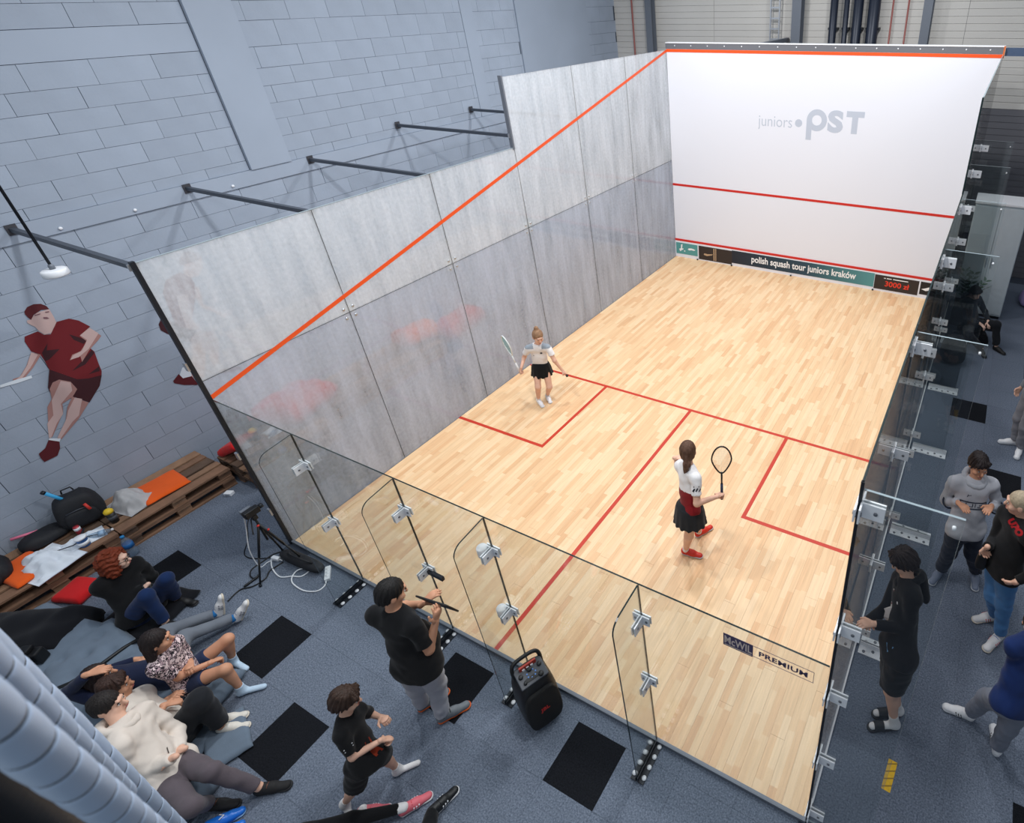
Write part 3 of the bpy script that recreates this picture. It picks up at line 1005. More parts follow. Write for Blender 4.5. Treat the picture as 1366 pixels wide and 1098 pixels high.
def build_lamp():
    t = thing('hanging_disc', 'white round disc fitting hanging on a dark rod by the block wall', 'ceiling fitting', (-1.0, -0.257, 3.43))
    MB().lathe([(0.03, 0.066), (0.085, 0.062), (0.095, 0.055), (0.098, 0.01), (0.092, 0.0), (0.06, -0.003)], 28).build('disc', M_wht, t)
    MB().lathe([(0.012, 0.07), (0.012, 4.0)], 8).build('rod', M_dark, t)
    MB().lathe([(0.022, 0.06), (0.022, 0.10), (0.012, 0.115)], 12).build('collar', M_grey_steel, t)
build_lamp()
POSES = {
  'girl_far': (1.360, {'hl': (1.023, 3.603, 0.634), 'hr': (0.891, 3.552, 0.640), 'kl': (1.110, 3.515, 0.326), 'kr': (0.991, 3.399, 0.366), 'al': (0.945, 3.604, 0.061), 'ar': (0.891, 3.449, 0.061), 'tl': (1.083, 3.507, 0.035), 'tr': (1.042, 3.373, 0.035), 'nk': (0.998, 3.556, 1.057), 'hd': (1.054, 3.537, 1.225), 'sl': (1.134, 3.611, 1.011), 'sr': (0.887, 3.461, 1.023), 'el': (1.229, 3.608, 0.796), 'er': (0.766, 3.462, 0.826), 'wl': (1.300, 3.655, 0.618), 'wr': (0.824, 3.300, 0.731), 'fl': (1.329, 3.685, 0.547), 'fr': (0.787, 3.300, 0.658)}),
  'girl_near': (1.600, {'hl': (4.407, 1.879, 0.783), 'hr': (4.530, 1.780, 0.815), 'kl': (4.484, 1.978, 0.410), 'kr': (4.479, 1.766, 0.429), 'al': (4.405, 2.141, 0.071), 'ar': (4.383, 1.841, 0.068), 'tl': (4.494, 2.317, 0.036), 'tr': (4.576, 1.876, 0.036), 'nk': (4.416, 1.935, 1.286), 'hd': (4.400, 1.969, 1.468), 'sl': (4.279, 2.002, 1.203), 'sr': (4.559, 1.831, 1.273), 'el': (4.161, 2.152, 1.009), 'er': (4.613, 1.733, 1.023), 'wl': (4.194, 2.064, 1.221), 'wr': (4.771, 1.907, 1.030), 'fl': (4.267, 2.128, 1.219), 'fr': (4.777, 1.996, 0.993)}),
  'man_film': (1.800, {'hl': (3.188, -0.723, 0.923), 'hr': (3.367, -0.677, 0.932), 'kl': (3.113, -0.708, 0.491), 'kr': (3.258, -0.623, 0.508), 'al': (2.991, -0.682, 0.079), 'ar': (3.240, -0.677, 0.080), 'tl': (3.083, -0.479, 0.044), 'tr': (3.347, -0.492, 0.043), 'nk': (3.168, -0.638, 1.479), 'hd': (3.167, -0.604, 1.665), 'sl': (2.991, -0.698, 1.412), 'sr': (3.371, -0.644, 1.443), 'el': (2.976, -0.471, 1.206), 'er': (3.411, -0.632, 1.139), 'wl': (3.200, -0.442, 1.338), 'wr': (3.452, -0.523, 1.371), 'fl': (3.241, -0.350, 1.378), 'fr': (3.472, -0.487, 1.469)}),
  'boy': (1.320, {'hl': (3.362, -1.255, 0.653), 'hr': (3.298, -1.354, 0.653), 'kl': (3.228, -1.181, 0.371), 'kr': (3.208, -1.421, 0.349), 'al': (3.223, -1.145, 0.059), 'ar': (3.055, -1.503, 0.082), 'tl': (3.327, -1.018, 0.036), 'tr': (3.203, -1.561, 0.036), 'nk': (3.190, -1.232, 1.032), 'hd': (3.209, -1.193, 1.200), 'sl': (3.158, -1.139, 0.925), 'sr': (3.286, -1.336, 1.045), 'el': (3.103, -1.079, 0.715), 'er': (3.335, -1.357, 0.828), 'wl': (3.270, -1.079, 0.806), 'wr': (3.427, -1.188, 0.819), 'fl': (3.341, -1.083, 0.840), 'fr': (3.434, -1.140, 0.756)}),
  'redhead': (1.613, {'hl': (-0.377, -1.223, 0.157), 'hr': (-0.374, -1.393, 0.162), 'kl': (-0.195, -1.045, 0.458), 'kr': (-0.156, -1.241, 0.459), 'al': (-0.310, -1.053, 0.089), 'ar': (-0.098, -1.260, 0.084), 'tl': (-0.126, -0.986, 0.044), 'tr': (0.089, -1.204, 0.044), 'nk': (-0.588, -1.268, 0.605), 'hd': (-0.531, -1.204, 0.750), 'sl': (-0.584, -1.097, 0.562), 'sr': (-0.504, -1.422, 0.615), 'el': (-0.609, -1.056, 0.293), 'er': (-0.439, -1.351, 0.360), 'wl': (-0.500, -1.180, 0.459), 'wr': (-0.315, -1.170, 0.440), 'fl': (-0.515, -1.189, 0.555), 'fr': (-0.340, -1.251, 0.393)}),
  'leopard': (1.500, {'hl': (0.906, -1.450, 0.255), 'hr': (1.042, -1.539, 0.269), 'kl': (1.048, -1.145, 0.405), 'kr': (1.336, -1.325, 0.399), 'al': (0.963, -1.194, 0.066), 'ar': (1.339, -1.323, 0.057), 'tl': (1.151, -1.179, 0.034), 'tr': (1.473, -1.198, 0.036), 'nk': (0.992, -1.524, 0.725), 'hd': (1.035, -1.507, 0.894), 'sl': (0.912, -1.407, 0.656), 'sr': (1.106, -1.632, 0.705), 'el': (0.867, -1.403, 0.401), 'er': (1.097, -1.551, 0.463), 'wl': (1.064, -1.437, 0.480), 'wr': (1.151, -1.343, 0.404), 'fl': (1.139, -1.474, 0.509), 'fr': (1.127, -1.277, 0.348)}),
  'navy_recline': (1.660, {'hl': (0.528, -1.519, 0.160), 'hr': (0.699, -1.551, 0.159), 'kl': (0.169, -1.334, 0.200), 'kr': (0.401, -1.279, 0.200), 'al': (0.288, -0.971, 0.089), 'ar': (0.525, -0.917, 0.090), 'tl': (0.304, -0.911, 0.287), 'tr': (0.593, -0.825, 0.262), 'nk': (0.556, -1.904, 0.516), 'hd': (0.661, -1.869, 0.655), 'sl': (0.381, -1.878, 0.447), 'sr': (0.724, -1.942, 0.438), 'el': (0.175, -1.825, 0.261), 'er': (0.628, -2.041, 0.680), 'wl': (0.275, -1.609, 0.221), 'wr': (0.785, -1.908, 0.839), 'fl': (0.322, -1.545, 0.161), 'fr': (0.850, -1.833, 0.838)}),
  'cream_shirt': (1.613, {'hl': (1.297, -1.694, 0.153), 'hr': (1.352, -1.849, 0.165), 'kl': (1.481, -1.578, 0.470), 'kr': (1.491, -1.605, 0.457), 'al': (1.531, -1.595, 0.089), 'ar': (1.437, -1.565, 0.081), 'tl': (1.692, -1.474, 0.050), 'tr': (1.567, -1.436, 0.056), 'nk': (1.001, -1.869, 0.533), 'hd': (0.956, -1.851, 0.697), 'sl': (0.933, -1.753, 0.418), 'sr': (1.125, -1.990, 0.555), 'el': (0.979, -1.821, 0.161), 'er': (1.373, -1.941, 0.451), 'wl': (1.082, -1.694, 0.330), 'wr': (1.263, -1.735, 0.463), 'fl': (1.147, -1.636, 0.374), 'fr': (1.289, -1.656, 0.413)}),
  'beige_hoodie': (1.728, {'hl': (1.730, -1.924, 0.317), 'hr': (1.833, -2.051, 0.345), 'kl': (2.136, -1.850, 0.426), 'kr': (2.254, -2.051, 0.422), 'al': (2.316, -1.730, 0.084), 'ar': (2.054, -1.972, 0.073), 'tl': (2.482, -1.606, 0.062), 'tr': (2.219, -1.880, 0.061), 'nk': (1.472, -1.984, 0.794), 'hd': (1.350, -1.959, 0.937), 'sl': (1.401, -1.845, 0.677), 'sr': (1.646, -2.082, 0.785), 'el': (1.545, -1.803, 0.424), 'er': (1.731, -2.086, 0.497), 'wl': (1.784, -1.865, 0.462), 'wr': (1.900, -1.925, 0.580), 'fl': (1.726, -1.948, 0.484), 'fr': (1.812, -1.972, 0.547)}),
  'hoodie_boy': (1.720, {'hl': (7.235, 2.761, 0.869), 'hr': (7.093, 2.658, 0.885), 'kl': (7.308, 2.811, 0.455), 'kr': (7.084, 2.724, 0.471), 'al': (7.406, 2.944, 0.075), 'ar': (7.062, 2.813, 0.072), 'tl': (7.427, 2.745, 0.049), 'tr': (6.993, 2.622, 0.048), 'nk': (7.132, 2.866, 1.387), 'hd': (7.129, 2.896, 1.566), 'sl': (7.298, 2.950, 1.333), 'sr': (6.955, 2.826, 1.332), 'el': (7.412, 2.944, 1.065), 'er': (6.927, 2.842, 1.041), 'wl': (7.326, 2.762, 1.213), 'wr': (7.039, 2.688, 1.200), 'fl': (7.292, 2.668, 1.237), 'fr': (7.096, 2.608, 1.229)}),
  'blond_man': (1.800, {'hl': (7.553, 2.262, 0.939), 'hr': (7.462, 2.402, 0.900), 'kl': (7.618, 2.249, 0.505), 'kr': (7.522, 2.336, 0.471), 'al': (7.678, 2.254, 0.079), 'ar': (7.626, 2.475, 0.077), 'tl': (7.565, 2.061, 0.043), 'tr': (7.441, 2.358, 0.045), 'nk': (7.560, 2.438, 1.467), 'hd': (7.483, 2.433, 1.640), 'sl': (7.599, 2.242, 1.463), 'sr': (7.424, 2.559, 1.383), 'el': (7.767, 2.170, 1.217), 'er': (7.400, 2.461, 1.089), 'wl': (7.593, 2.079, 1.045), 'wr': (7.324, 2.236, 1.194), 'fl': (7.557, 2.125, 0.955), 'fr': (7.324, 2.282, 1.096)}),
  'navy_tee': (1.680, {'hl': (7.596, 1.064, 0.858), 'hr': (7.726, 1.156, 0.849), 'kl': (7.533, 1.272, 0.495), 'kr': (7.698, 1.139, 0.459), 'al': (7.473, 1.348, 0.090), 'ar': (7.706, 1.162, 0.076), 'tl': (7.284, 1.346, 0.043), 'tr': (7.683, 1.347, 0.035), 'nk': (7.657, 1.327, 1.327), 'hd': (7.652, 1.308, 1.501), 'sl': (7.525, 1.203, 1.321), 'sr': (7.824, 1.389, 1.272), 'el': (7.670, 1.395, 1.170), 'er': (7.728, 1.556, 1.062), 'wl': (7.823, 1.550, 1.064), 'wr': (7.771, 1.572, 0.823), 'fl': (7.877, 1.621, 1.019), 'fr': (7.714, 1.629, 0.763)}),
  'black_jacket': (1.750, {'hl': (6.821, 1.026, 0.959), 'hr': (6.735, 1.154, 0.904), 'kl': (6.796, 0.978, 0.517), 'kr': (6.802, 1.067, 0.487), 'al': (6.887, 0.978, 0.090), 'ar': (6.896, 1.106, 0.079), 'tl': (6.713, 0.889, 0.044), 'tr': (6.721, 1.010, 0.045), 'nk': (6.731, 1.407, 1.385), 'hd': (6.673, 1.442, 1.560), 'sl': (6.788, 1.239, 1.437), 'sr': (6.675, 1.532, 1.255), 'el': (6.804, 1.132, 1.166), 'er': (6.610, 1.262, 1.145), 'wl': (6.552, 1.059, 1.175), 'wr': (6.500, 1.102, 1.095), 'fl': (6.500, 1.017, 1.204), 'fr': (6.500, 1.053, 1.154)}),
  'legging_person': (1.584, {'hl': (3.010, -1.794, 0.151), 'hr': (3.123, -1.812, 0.155), 'kl': (3.250, -1.555, 0.151), 'kr': (3.499, -1.715, 0.140), 'al': (3.507, -1.314, 0.080), 'ar': (3.221, -1.465, 0.073), 'tl': (3.595, -1.155, 0.082), 'tr': (3.362, -1.368, 0.069), 'nk': (3.414, -2.071, 0.386), 'hd': (3.533, -2.091, 0.500), 'sl': (3.235, -2.113, 0.397), 'sr': (3.502, -1.916, 0.397), 'el': (3.024, -1.945, 0.383), 'er': (3.381, -2.155, 0.375), 'wl': (3.200, -1.800, 0.362), 'wr': (3.386, -1.926, 0.362), 'fl': (3.287, -1.765, 0.343), 'fr': (3.378, -1.832, 0.346)}),
  'black_shoe_person': (1.680, {'hl': (4.128, -1.744, 0.293), 'hr': (4.306, -1.700, 0.263), 'kl': (3.920, -1.498, 0.186), 'kr': (3.936, -1.563, 0.196), 'al': (3.723, -1.226, 0.058), 'ar': (4.249, -1.256, 0.081), 'tl': (3.759, -1.026, 0.081), 'tr': (4.315, -1.051, 0.080), 'nk': (4.410, -1.993, 0.678), 'hd': (4.363, -2.092, 0.816), 'sl': (4.255, -2.083, 0.618), 'sr': (4.568, -1.913, 0.615), 'el': (4.073, -1.960, 0.435), 'er': (4.487, -1.743, 0.400), 'wl': (4.072, -1.721, 0.386), 'wr': (4.281, -1.613, 0.384), 'fl': (4.088, -1.624, 0.367), 'fr': (4.194, -1.566, 0.365)}),
  'seated_dark': (1.650, {'hl': (6.964, 8.395, 0.299), 'hr': (6.857, 8.258, 0.300), 'kl': (7.294, 8.227, 0.460), 'kr': (6.884, 7.858, 0.355), 'al': (7.376, 8.146, 0.080), 'ar': (7.145, 7.953, 0.077), 'tl': (7.537, 8.022, 0.044), 'tr': (7.228, 7.768, 0.045), 'nk': (6.757, 8.458, 0.770), 'hd': (6.836, 8.413, 0.917), 'sl': (6.909, 8.559, 0.744), 'sr': (6.685, 8.290, 0.745), 'el': (7.083, 8.491, 0.535), 'er': (6.801, 8.151, 0.530), 'wl': (7.154, 8.272, 0.472), 'wr': (7.032, 8.124, 0.472), 'fl': (7.189, 8.192, 0.425), 'fr': (7.116, 8.104, 0.424)}),
  'white_shoe_person': (1.700, {'hl': (7.806, 5.321, 0.897), 'hr': (7.751, 5.491, 0.897), 'kl': (7.784, 5.308, 0.481), 'kr': (7.703, 5.481, 0.484), 'al': (7.814, 5.374, 0.079), 'ar': (7.748, 5.509, 0.080), 'tl': (7.779, 5.169, 0.045), 'tr': (7.546, 5.456, 0.044), 'nk': (7.808, 5.415, 1.424), 'hd': (7.749, 5.395, 1.591), 'sl': (7.829, 5.231, 1.381), 'sr': (7.706, 5.570, 1.382), 'el': (7.889, 5.187, 1.102), 'er': (7.722, 5.643, 1.102), 'wl': (7.811, 5.137, 0.874), 'wr': (7.631, 5.632, 0.874), 'fl': (7.771, 5.124, 0.781), 'fr': (7.592, 5.617, 0.781)}),
}
MURAL_A = [('skin',[(-0.122,2.698), (-0.127,2.601), (-0.135,2.532), (-0.171,2.486), (-0.227,2.441), (-0.278,2.451), (-0.299,2.511), (-0.302,2.564), (-0.321,2.595), (-0.336,2.627), (-0.329,2.656), (-0.294,2.653), (-0.258,2.686), (-0.217,2.703)]),
  ('cap',[(-0.304,2.753), (-0.264,2.790), (-0.206,2.799), (-0.154,2.779), (-0.126,2.735), (-0.122,2.698), (-0.183,2.715), (-0.257,2.690), (-0.297,2.648), (-0.306,2.679), (-0.312,2.723)]),
  ('shirt',[(-0.131,2.540), (-0.027,2.531), (0.035,2.474), (0.092,2.366), (0.033,2.337), (-0.034,2.306), (-0.007,2.215), (-0.013,2.116), (-0.001,2.075), (-0.028,1.929), (-0.045,1.821), (-0.066,1.775), (-0.183,1.793), (-0.269,1.842), (-0.414,2.068), (-0.403,2.183), (-0.401,2.262), (-0.447,2.327), (-0.442,2.451), (-0.419,2.501), (-0.307,2.509), (-0.280,2.448), (-0.231,2.433)]),
  ('shadow',[(-0.103,2.365), (0.001,2.232), (-0.044,2.201), (-0.096,2.285)]),
  ('shadow',[(-0.384,2.270), (-0.297,2.351), (-0.338,2.277), (-0.240,2.243), (-0.366,2.172), (-0.401,2.171)]),
  ('shadow',[(-0.263,1.954), (-0.142,2.019), (-0.011,2.104), (-0.009,2.057), (-0.134,1.969)]),
  ('shadow',[(-0.160,1.845), (-0.038,1.888), (-0.060,1.830)]),
  ('skin2',[(0.080,2.357), (0.131,2.219), (0.088,2.185), (-0.030,2.114), (-0.146,2.010), (-0.129,2.080), (-0.227,2.080), (-0.181,2.132), (-0.105,2.134), (-0.007,2.215), (-0.034,2.306)]),
  ('skin',[(0.080,2.357), (0.121,2.258), (-0.032,2.127), (-0.146,2.078), (-0.217,2.086), (-0.179,2.120), (-0.089,2.136), (0.001,2.232), (-0.028,2.310)]),
  ('skin2',[(-0.451,2.318), (-0.397,2.256), (-0.515,2.151), (-0.656,2.052), (-0.692,2.075), (-0.701,2.113), (-0.643,2.109), (-0.550,2.193)]),
  ('skin',[(-0.451,2.318), (-0.419,2.268), (-0.531,2.161), (-0.663,2.067), (-0.685,2.092), (-0.625,2.120), (-0.540,2.199)]),
  ('white',[(-0.804,2.102), (-0.690,2.095), (-0.563,2.077), (-0.568,2.047), (-0.683,2.053), (-0.817,2.074)]),
  ('shorts',[(-0.414,2.068), (-0.269,1.842), (-0.181,1.799), (-0.066,1.775), (-0.136,1.663), (-0.298,1.523), (-0.372,1.649), (-0.418,1.680), (-0.531,1.768), (-0.512,1.881)]),
  ('skin2',[(-0.456,1.914), (-0.397,1.918), (-0.328,1.844), (-0.318,1.733), (-0.395,1.665), (-0.496,1.639), (-0.532,1.545), (-0.729,1.325), (-0.759,1.324), (-0.614,1.673), (-0.544,1.741), (-0.509,1.857)]),
  ('skin',[(-0.392,1.897), (-0.332,1.835), (-0.362,1.738), (-0.507,1.646), (-0.541,1.526), (-0.635,1.450), (-0.748,1.316), (-0.757,1.334), (-0.697,1.495), (-0.615,1.556), (-0.552,1.724)]),
  ('skin2',[(-0.391,1.674), (-0.304,1.527), (-0.458,1.394), (-0.682,1.252), (-0.705,1.282), (-0.557,1.442), (-0.479,1.579)]),
  ('skin',[(-0.379,1.650), (-0.333,1.600), (-0.441,1.431), (-0.520,1.391), (-0.683,1.265), (-0.701,1.291), (-0.543,1.456), (-0.490,1.539)]),
  ('white',[(-0.759,1.324), (-0.683,1.265), (-0.710,1.232), (-0.776,1.301)]),
  ('shoe',[(-0.772,1.310), (-0.709,1.236), (-0.738,1.159), (-0.793,1.090), (-0.912,1.087), (-0.914,1.151), (-0.906,1.207), (-0.835,1.236)]),
  ('face',[(-0.251,2.687), (-0.205,2.685), (-0.207,2.676), (-0.254,2.676)]),
  ('face',[(-0.163,2.685), (-0.134,2.678), (-0.139,2.667), (-0.167,2.673)]),
  ('face',[(-0.203,2.638), (-0.177,2.626), (-0.166,2.604), (-0.186,2.605), (-0.207,2.620)]),
  ]
MURAL_B = [('cap',[(1.194,2.780), (1.265,2.851), (1.345,2.845), (1.419,2.784), (1.427,2.721), (1.350,2.700), (1.221,2.710), (1.171,2.709)]),
  ('skin',[(1.221,2.710), (1.350,2.700), (1.427,2.721), (1.393,2.601), (1.304,2.513), (1.207,2.523), (1.148,2.578)]),
  ('shirt',[(1.138,2.633), (1.209,2.528), (1.224,2.444), (1.163,2.261), (0.999,1.997), (0.994,1.824), (0.870,1.735), (0.814,1.918), (0.848,2.261), (0.869,2.456), (0.962,2.596)]),
  ('shorts',[(0.667,2.100), (0.713,2.151), (0.781,2.106), (0.864,1.957), (1.009,1.861), (0.856,1.743), (0.696,1.948), (0.656,2.022)]),
  ('skin',[(0.979,2.376), (1.101,2.335), (1.013,1.990), (1.046,1.886), (1.001,1.842), (0.911,1.911), (0.931,2.095)]),
  ('skin',[(1.209,2.409), (1.244,2.352), (1.204,2.136), (1.398,1.888), (1.348,1.857), (1.262,1.999), (1.167,2.110), (1.163,2.261)]),
  ('white',[(1.048,1.889), (1.248,1.794), (1.398,1.798), (1.544,1.736), (1.590,1.631), (1.525,1.546), (1.373,1.556), (1.235,1.675), (1.169,1.778), (1.037,1.864)]),
  ('wallhole',[(1.262,1.741), (1.402,1.762), (1.532,1.707), (1.564,1.640), (1.514,1.576), (1.385,1.584), (1.269,1.669)]),
  ('skin',[(1.001,1.842), (1.153,1.741), (1.165,1.597), (1.046,1.313), (1.060,1.257), (0.970,1.263), (0.986,1.558), (0.813,1.192), (0.620,1.312), (0.827,1.556), (0.870,1.735)]),
  ('white',[(0.655,1.452), (0.737,1.426), (0.696,1.289), (0.603,1.311), (0.585,1.369)]),
  ('white',[(0.979,1.305), (1.079,1.281), (1.051,1.190), (0.979,1.198)]),
  ('shoe',[(0.495,1.333), (0.586,1.391), (0.603,1.311), (0.696,1.289), (0.717,1.133), (0.579,1.217), (0.496,1.298)]),
  ('shoe',[(0.979,1.198), (1.051,1.190), (1.235,1.128), (1.246,1.060), (0.982,1.160)]),
  ]
# ------------------------------------------------------------------ people: smooth blended bodies and clothes meshed from distance fields
def V3(*a): return np.array(a, float)
def unit(v):
    v = np.asarray(v, float)
    return v / (np.linalg.norm(v) + 1e-12)

class Field:
    def __init__(s, k=0.03):
        s.P = []
        s.k = k
    def cone(s, a, b, ra, rb, flat=None, k=None, clip=()):
        """tapered limb from a to b; flat=(axis, scale) squeezes it along axis; clip = [(point, outward normal)]"""
        s.P.append(('c', np.asarray(a, float), np.asarray(b, float), ra, rb, flat, s.k if k is None else k, list(clip)))
        return s
    def ell(s, c, r, R=None, k=None, clip=()):
        s.P.append(('e', np.asarray(c, float), np.asarray(r, float), np.eye(3) if R is None else np.asarray(R, float), None, None, s.k if k is None else k, list(clip)))
        return s
    def grid(s, h, warp=None, cut=()):
        lo, hi = [], []
        for p in s.P:
            if p[0] == 'c':
                m = max(p[3], p[4])
                lo.append(np.minimum(p[1], p[2]) - m); hi.append(np.maximum(p[1], p[2]) + m)
            else:
                m = p[2].max()
                lo.append(p[1] - m); hi.append(p[1] + m)
        pad = 0.03 + 2 * h
        lo = np.min(lo, 0) - pad; hi = np.max(hi, 0) + pad
        n = np.ceil((hi - lo) / h).astype(int) + 1
        F = np.full(n, 1e3, np.float32)
        for p in s.P:
            m = (max(p[3], p[4]) if p[0] == 'c' else p[2].max()) + p[6] + 3 * h
            if p[0] == 'c':
                a0, a1 = np.minimum(p[1], p[2]) - m, np.maximum(p[1], p[2]) + m
            else:
                a0, a1 = p[1] - m, p[1] + m
            i0 = np.maximum(0, np.floor((a0 - lo) / h).astype(int)); i1 = np.minimum(n, np.ceil((a1 - lo) / h).astype(int) + 1)
            if (i1 <= i0).any(): continue
            ax = [lo[d] + h * np.arange(i0[d], i1[d]) for d in range(3)]
            X = np.stack(np.meshgrid(*ax, indexing='ij'), -1)
            if p[0] == 'c':
                a, b = p[1], p[2]
                Q = X - a
                ab = b - a
                if p[5] is not None:
                    u, sc = p[5]
                    u = unit(u)
                    Q = Q + u * ((Q @ u) * (1 / sc - 1))[..., None]
                    ab = ab + u * ((ab @ u) * (1 / sc - 1))
                t = np.clip((Q @ ab) / (ab @ ab + 1e-12), 0, 1)
                d = np.linalg.norm(Q - t[..., None] * ab, axis=-1) - (p[3] + (p[4] - p[3]) * t)
            else:
                Q = (X - p[1]) @ p[3].T
                q = Q / p[2]
                l = np.linalg.norm(q, axis=-1)
                g = np.linalg.norm(q / p[2], axis=-1) + 1e-9
                d = l * (l - 1) / g
            for c, nn in p[7]:
                d = np.maximum(d, (X - np.asarray(c)) @ unit(nn))
            sl = tuple(slice(i0[q], i1[q]) for q in range(3))
            A = F[sl]
            k = p[6]
            if k > 0:
                hh = np.maximum(k - np.abs(A - d), 0) / k
                F[sl] = np.minimum(A, d) - hh * hh * k * 0.25
            else:
                F[sl] = np.minimum(A, d)
        if warp is not None or cut:
            ax = [lo[d] + h * np.arange(n[d]) for d in range(3)]
            X = np.stack(np.meshgrid(*ax, indexing='ij'), -1)
            if warp is not None: F = F + warp(X).astype(np.float32)
            for c, nn in cut:
                F = np.maximum(F, ((X - np.asarray(c)) @ unit(nn)).astype(np.float32))
        s.F, s.lo, s.h = F, lo, h
        return s
    def nets(s):
        F, h = s.F, s.h
        S = F < 0
        c = [S[i:S.shape[0] - 1 + i, j:S.shape[1] - 1 + j, k:S.shape[2] - 1 + k] for i in (0, 1) for j in (0, 1) for k in (0, 1)]
        cnt = sum(x.astype(np.int8) for x in c)
        act = (cnt > 0) & (cnt < 8)
        I = np.argwhere(act)
        idx = np.full(act.shape, -1, np.int32)
        idx[act] = np.arange(len(I))
        acc = np.zeros((len(I), 3)); w = np.zeros(len(I))
        offs = [(i, j, k) for i in (0, 1) for j in (0, 1) for k in (0, 1)]
        vals = {o: F[I[:, 0] + o[0], I[:, 1] + o[1], I[:, 2] + o[2]] for o in offs}
        for o in offs:
            for d in range(3):
                if o[d] == 0:
                    q = list(o); q[d] = 1; q = tuple(q)
                    a, b = vals[o], vals[q]
                    m = (a < 0) != (b < 0)
                    t = np.where(m, a / np.where(m, a - b, 1), 0)
                    pt = np.repeat(np.array([o], float), len(I), 0)
                    pt[:, d] += t
                    acc[m] += pt[m]; w[m] += 1
        V = s.lo + h * (I + acc / w[:, None])
        Q = []
        for d in range(3):
            e, f = [(1, 2), (2, 0), (0, 1)][d]
            n0 = [slice(None)] * 3; n1 = [slice(None)] * 3
            n0[d] = slice(0, -1); n1[d] = slice(1, None)
            for ax in (e, f):
                n0[ax] = slice(1, -1); n1[ax] = slice(1, -1)
            a, b = S[tuple(n0)], S[tuple(n1)]
            for flip, mask in ((False, a & ~b), (True, ~a & b)):
                J = np.argwhere(mask)
                if not len(J): continue
                J[:, e] += 1; J[:, f] += 1
                def at(de, df):
                    K = J.copy(); K[:, e] += de; K[:, f] += df
                    return idx[K[:, 0], K[:, 1], K[:, 2]]
                q = np.stack([at(-1, -1), at(0, -1), at(0, 0), at(-1, 0)], 1)
                Q.append(q[:, ::-1] if flip else q)
        return V, np.concatenate(Q)
    def sample(s, X):
        g = (np.asarray(X) - s.lo) / s.h
        i = np.clip(np.floor(g).astype(int), 0, np.array(s.F.shape) - 2)
        f = np.clip(g - i, 0, 1)
        r = 0
        for a in (0, 1):
            for b in (0, 1):
                for c in (0, 1):
                    r = r + s.F[i[..., 0] + a, i[..., 1] + b, i[..., 2] + c] * (f[..., 0] if a else 1 - f[..., 0]) * (f[..., 1] if b else 1 - f[..., 1]) * (f[..., 2] if c else 1 - f[..., 2])
        return r
    def drop(s, X, d, far=0.5):
        """move points along d until they meet the surface"""
        X = np.array(X, float); d = unit(d)
        t = np.zeros(len(X)); done = np.zeros(len(X), bool)
        for _ in range(60):
            f = s.sample(X + d * t[:, None])
            done |= f < 0.001
            t = np.where(done, t, t + np.clip(f, 0.001, 0.02))
        return X + d * np.minimum(t, far)[:, None]

def wrinkle(amp, fx=22.0, seed=0.0):
    def f(X):
        a = np.sin(X[..., 0] * fx + 2.1 * np.sin(X[..., 2] * fx * 0.55 + seed)) * np.sin(X[..., 1] * fx * 0.9 + 1.7 * np.sin(X[..., 0] * fx * 0.5 + seed * 2))
        b = np.sin(X[..., 2] * fx * 1.5 + 2.4 * np.sin(X[..., 0] * fx * 0.45 + seed) + 1.9 * np.sin(X[..., 1] * fx * 0.5))
        return amp * (0.55 * a + 0.6 * b)
    return f

def cloth(name, rgb, var=0.06):
    return mat('cloth_' + name, rgb, 0.9, var=var, vscale=9, bump=0.15, bscale=180, spec=0.2, sheen=0.1)

SKINS = {'fair': (222, 176, 152), 'tan': (205, 150, 120), 'brown': (176, 120, 92), 'pale': (228, 188, 168)}
def skin(kind):
    return mat('skin_' + kind, SKINS[kind], 0.55, var=0.05, vscale=14, spec=0.35)

def field_obj(name, f, m, parent, root, mi_fn=None):
    V, Q = f.nets()
    V = V - root
    return obj(name, fast_mesh(name, V, Q, m, True, None if mi_fn is None else mi_fn(V[Q].mean(1))), parent)

def hand_field(W, tip, side_up, s, curl=0.5, thumb_in=1.0, spread=0.25):
    """five separate fingers on a palm; W wrist, tip = middle of the fist or fingers, side_up = back of the hand"""
    f = Field(0.012 * s)
    d = unit(tip - W)
    n = unit(side_up - d * np.dot(side_up, d))
    x = np.cross(d, n)
    p0 = W + d * 0.012 * s
    p1 = W + d * 0.085 * s
    f.cone(p0, p0 - d * 0.03 * s, 0.024 * s, 0.024 * s)
    f.cone(p0, p1, 0.030 * s, 0.040 * s, (n, 0.42))
    for i, (o, L) in enumerate(((-0.029, 0.066), (-0.010, 0.076), (0.010, 0.072), (0.028, 0.058))):
        b = p1 + x * o * s - d * (0.004 * s if i in (0, 3) else 0)
        a1 = curl * 0.9
        dd = unit(d + x * o * spread * 8)
        d1 = dd * math.cos(a1) - n * math.sin(a1)
        q1 = b + d1 * L * 0.45 * s
        a2 = curl * 1.9
        d2 = dd * math.cos(a2) - n * math.sin(a2)
        q2 = q1 + d2 * L * 0.32 * s
        a3 = curl * 2.6
        d3 = dd * math.cos(a3) - n * math.sin(a3)
        q3 = q2 + d3 * L * 0.25 * s
        f.cone(b - d * 0.01 * s, q1, 0.0100 * s, 0.0092 * s, k=0.004).cone(q1, q2, 0.0092 * s, 0.0085 * s, k=0.004).cone(q2, q3, 0.0085 * s, 0.0072 * s, k=0.004)
    t0 = p0 + d * 0.018 * s - x * 0.026 * s * thumb_in
    t1 = t0 + (d * 0.6 - x * 0.75 * thumb_in - n * 0.25) * 0.038 * s
    t2 = t1 + unit(d * 0.9 - x * 0.25 * thumb_in - n * 0.5 * (0.4 + curl)) * 0.034 * s
    f.cone(t0, t1, 0.015 * s, 0.0115 * s).cone(t1, t2, 0.0112 * s, 0.0085 * s, k=0.006)
    return f

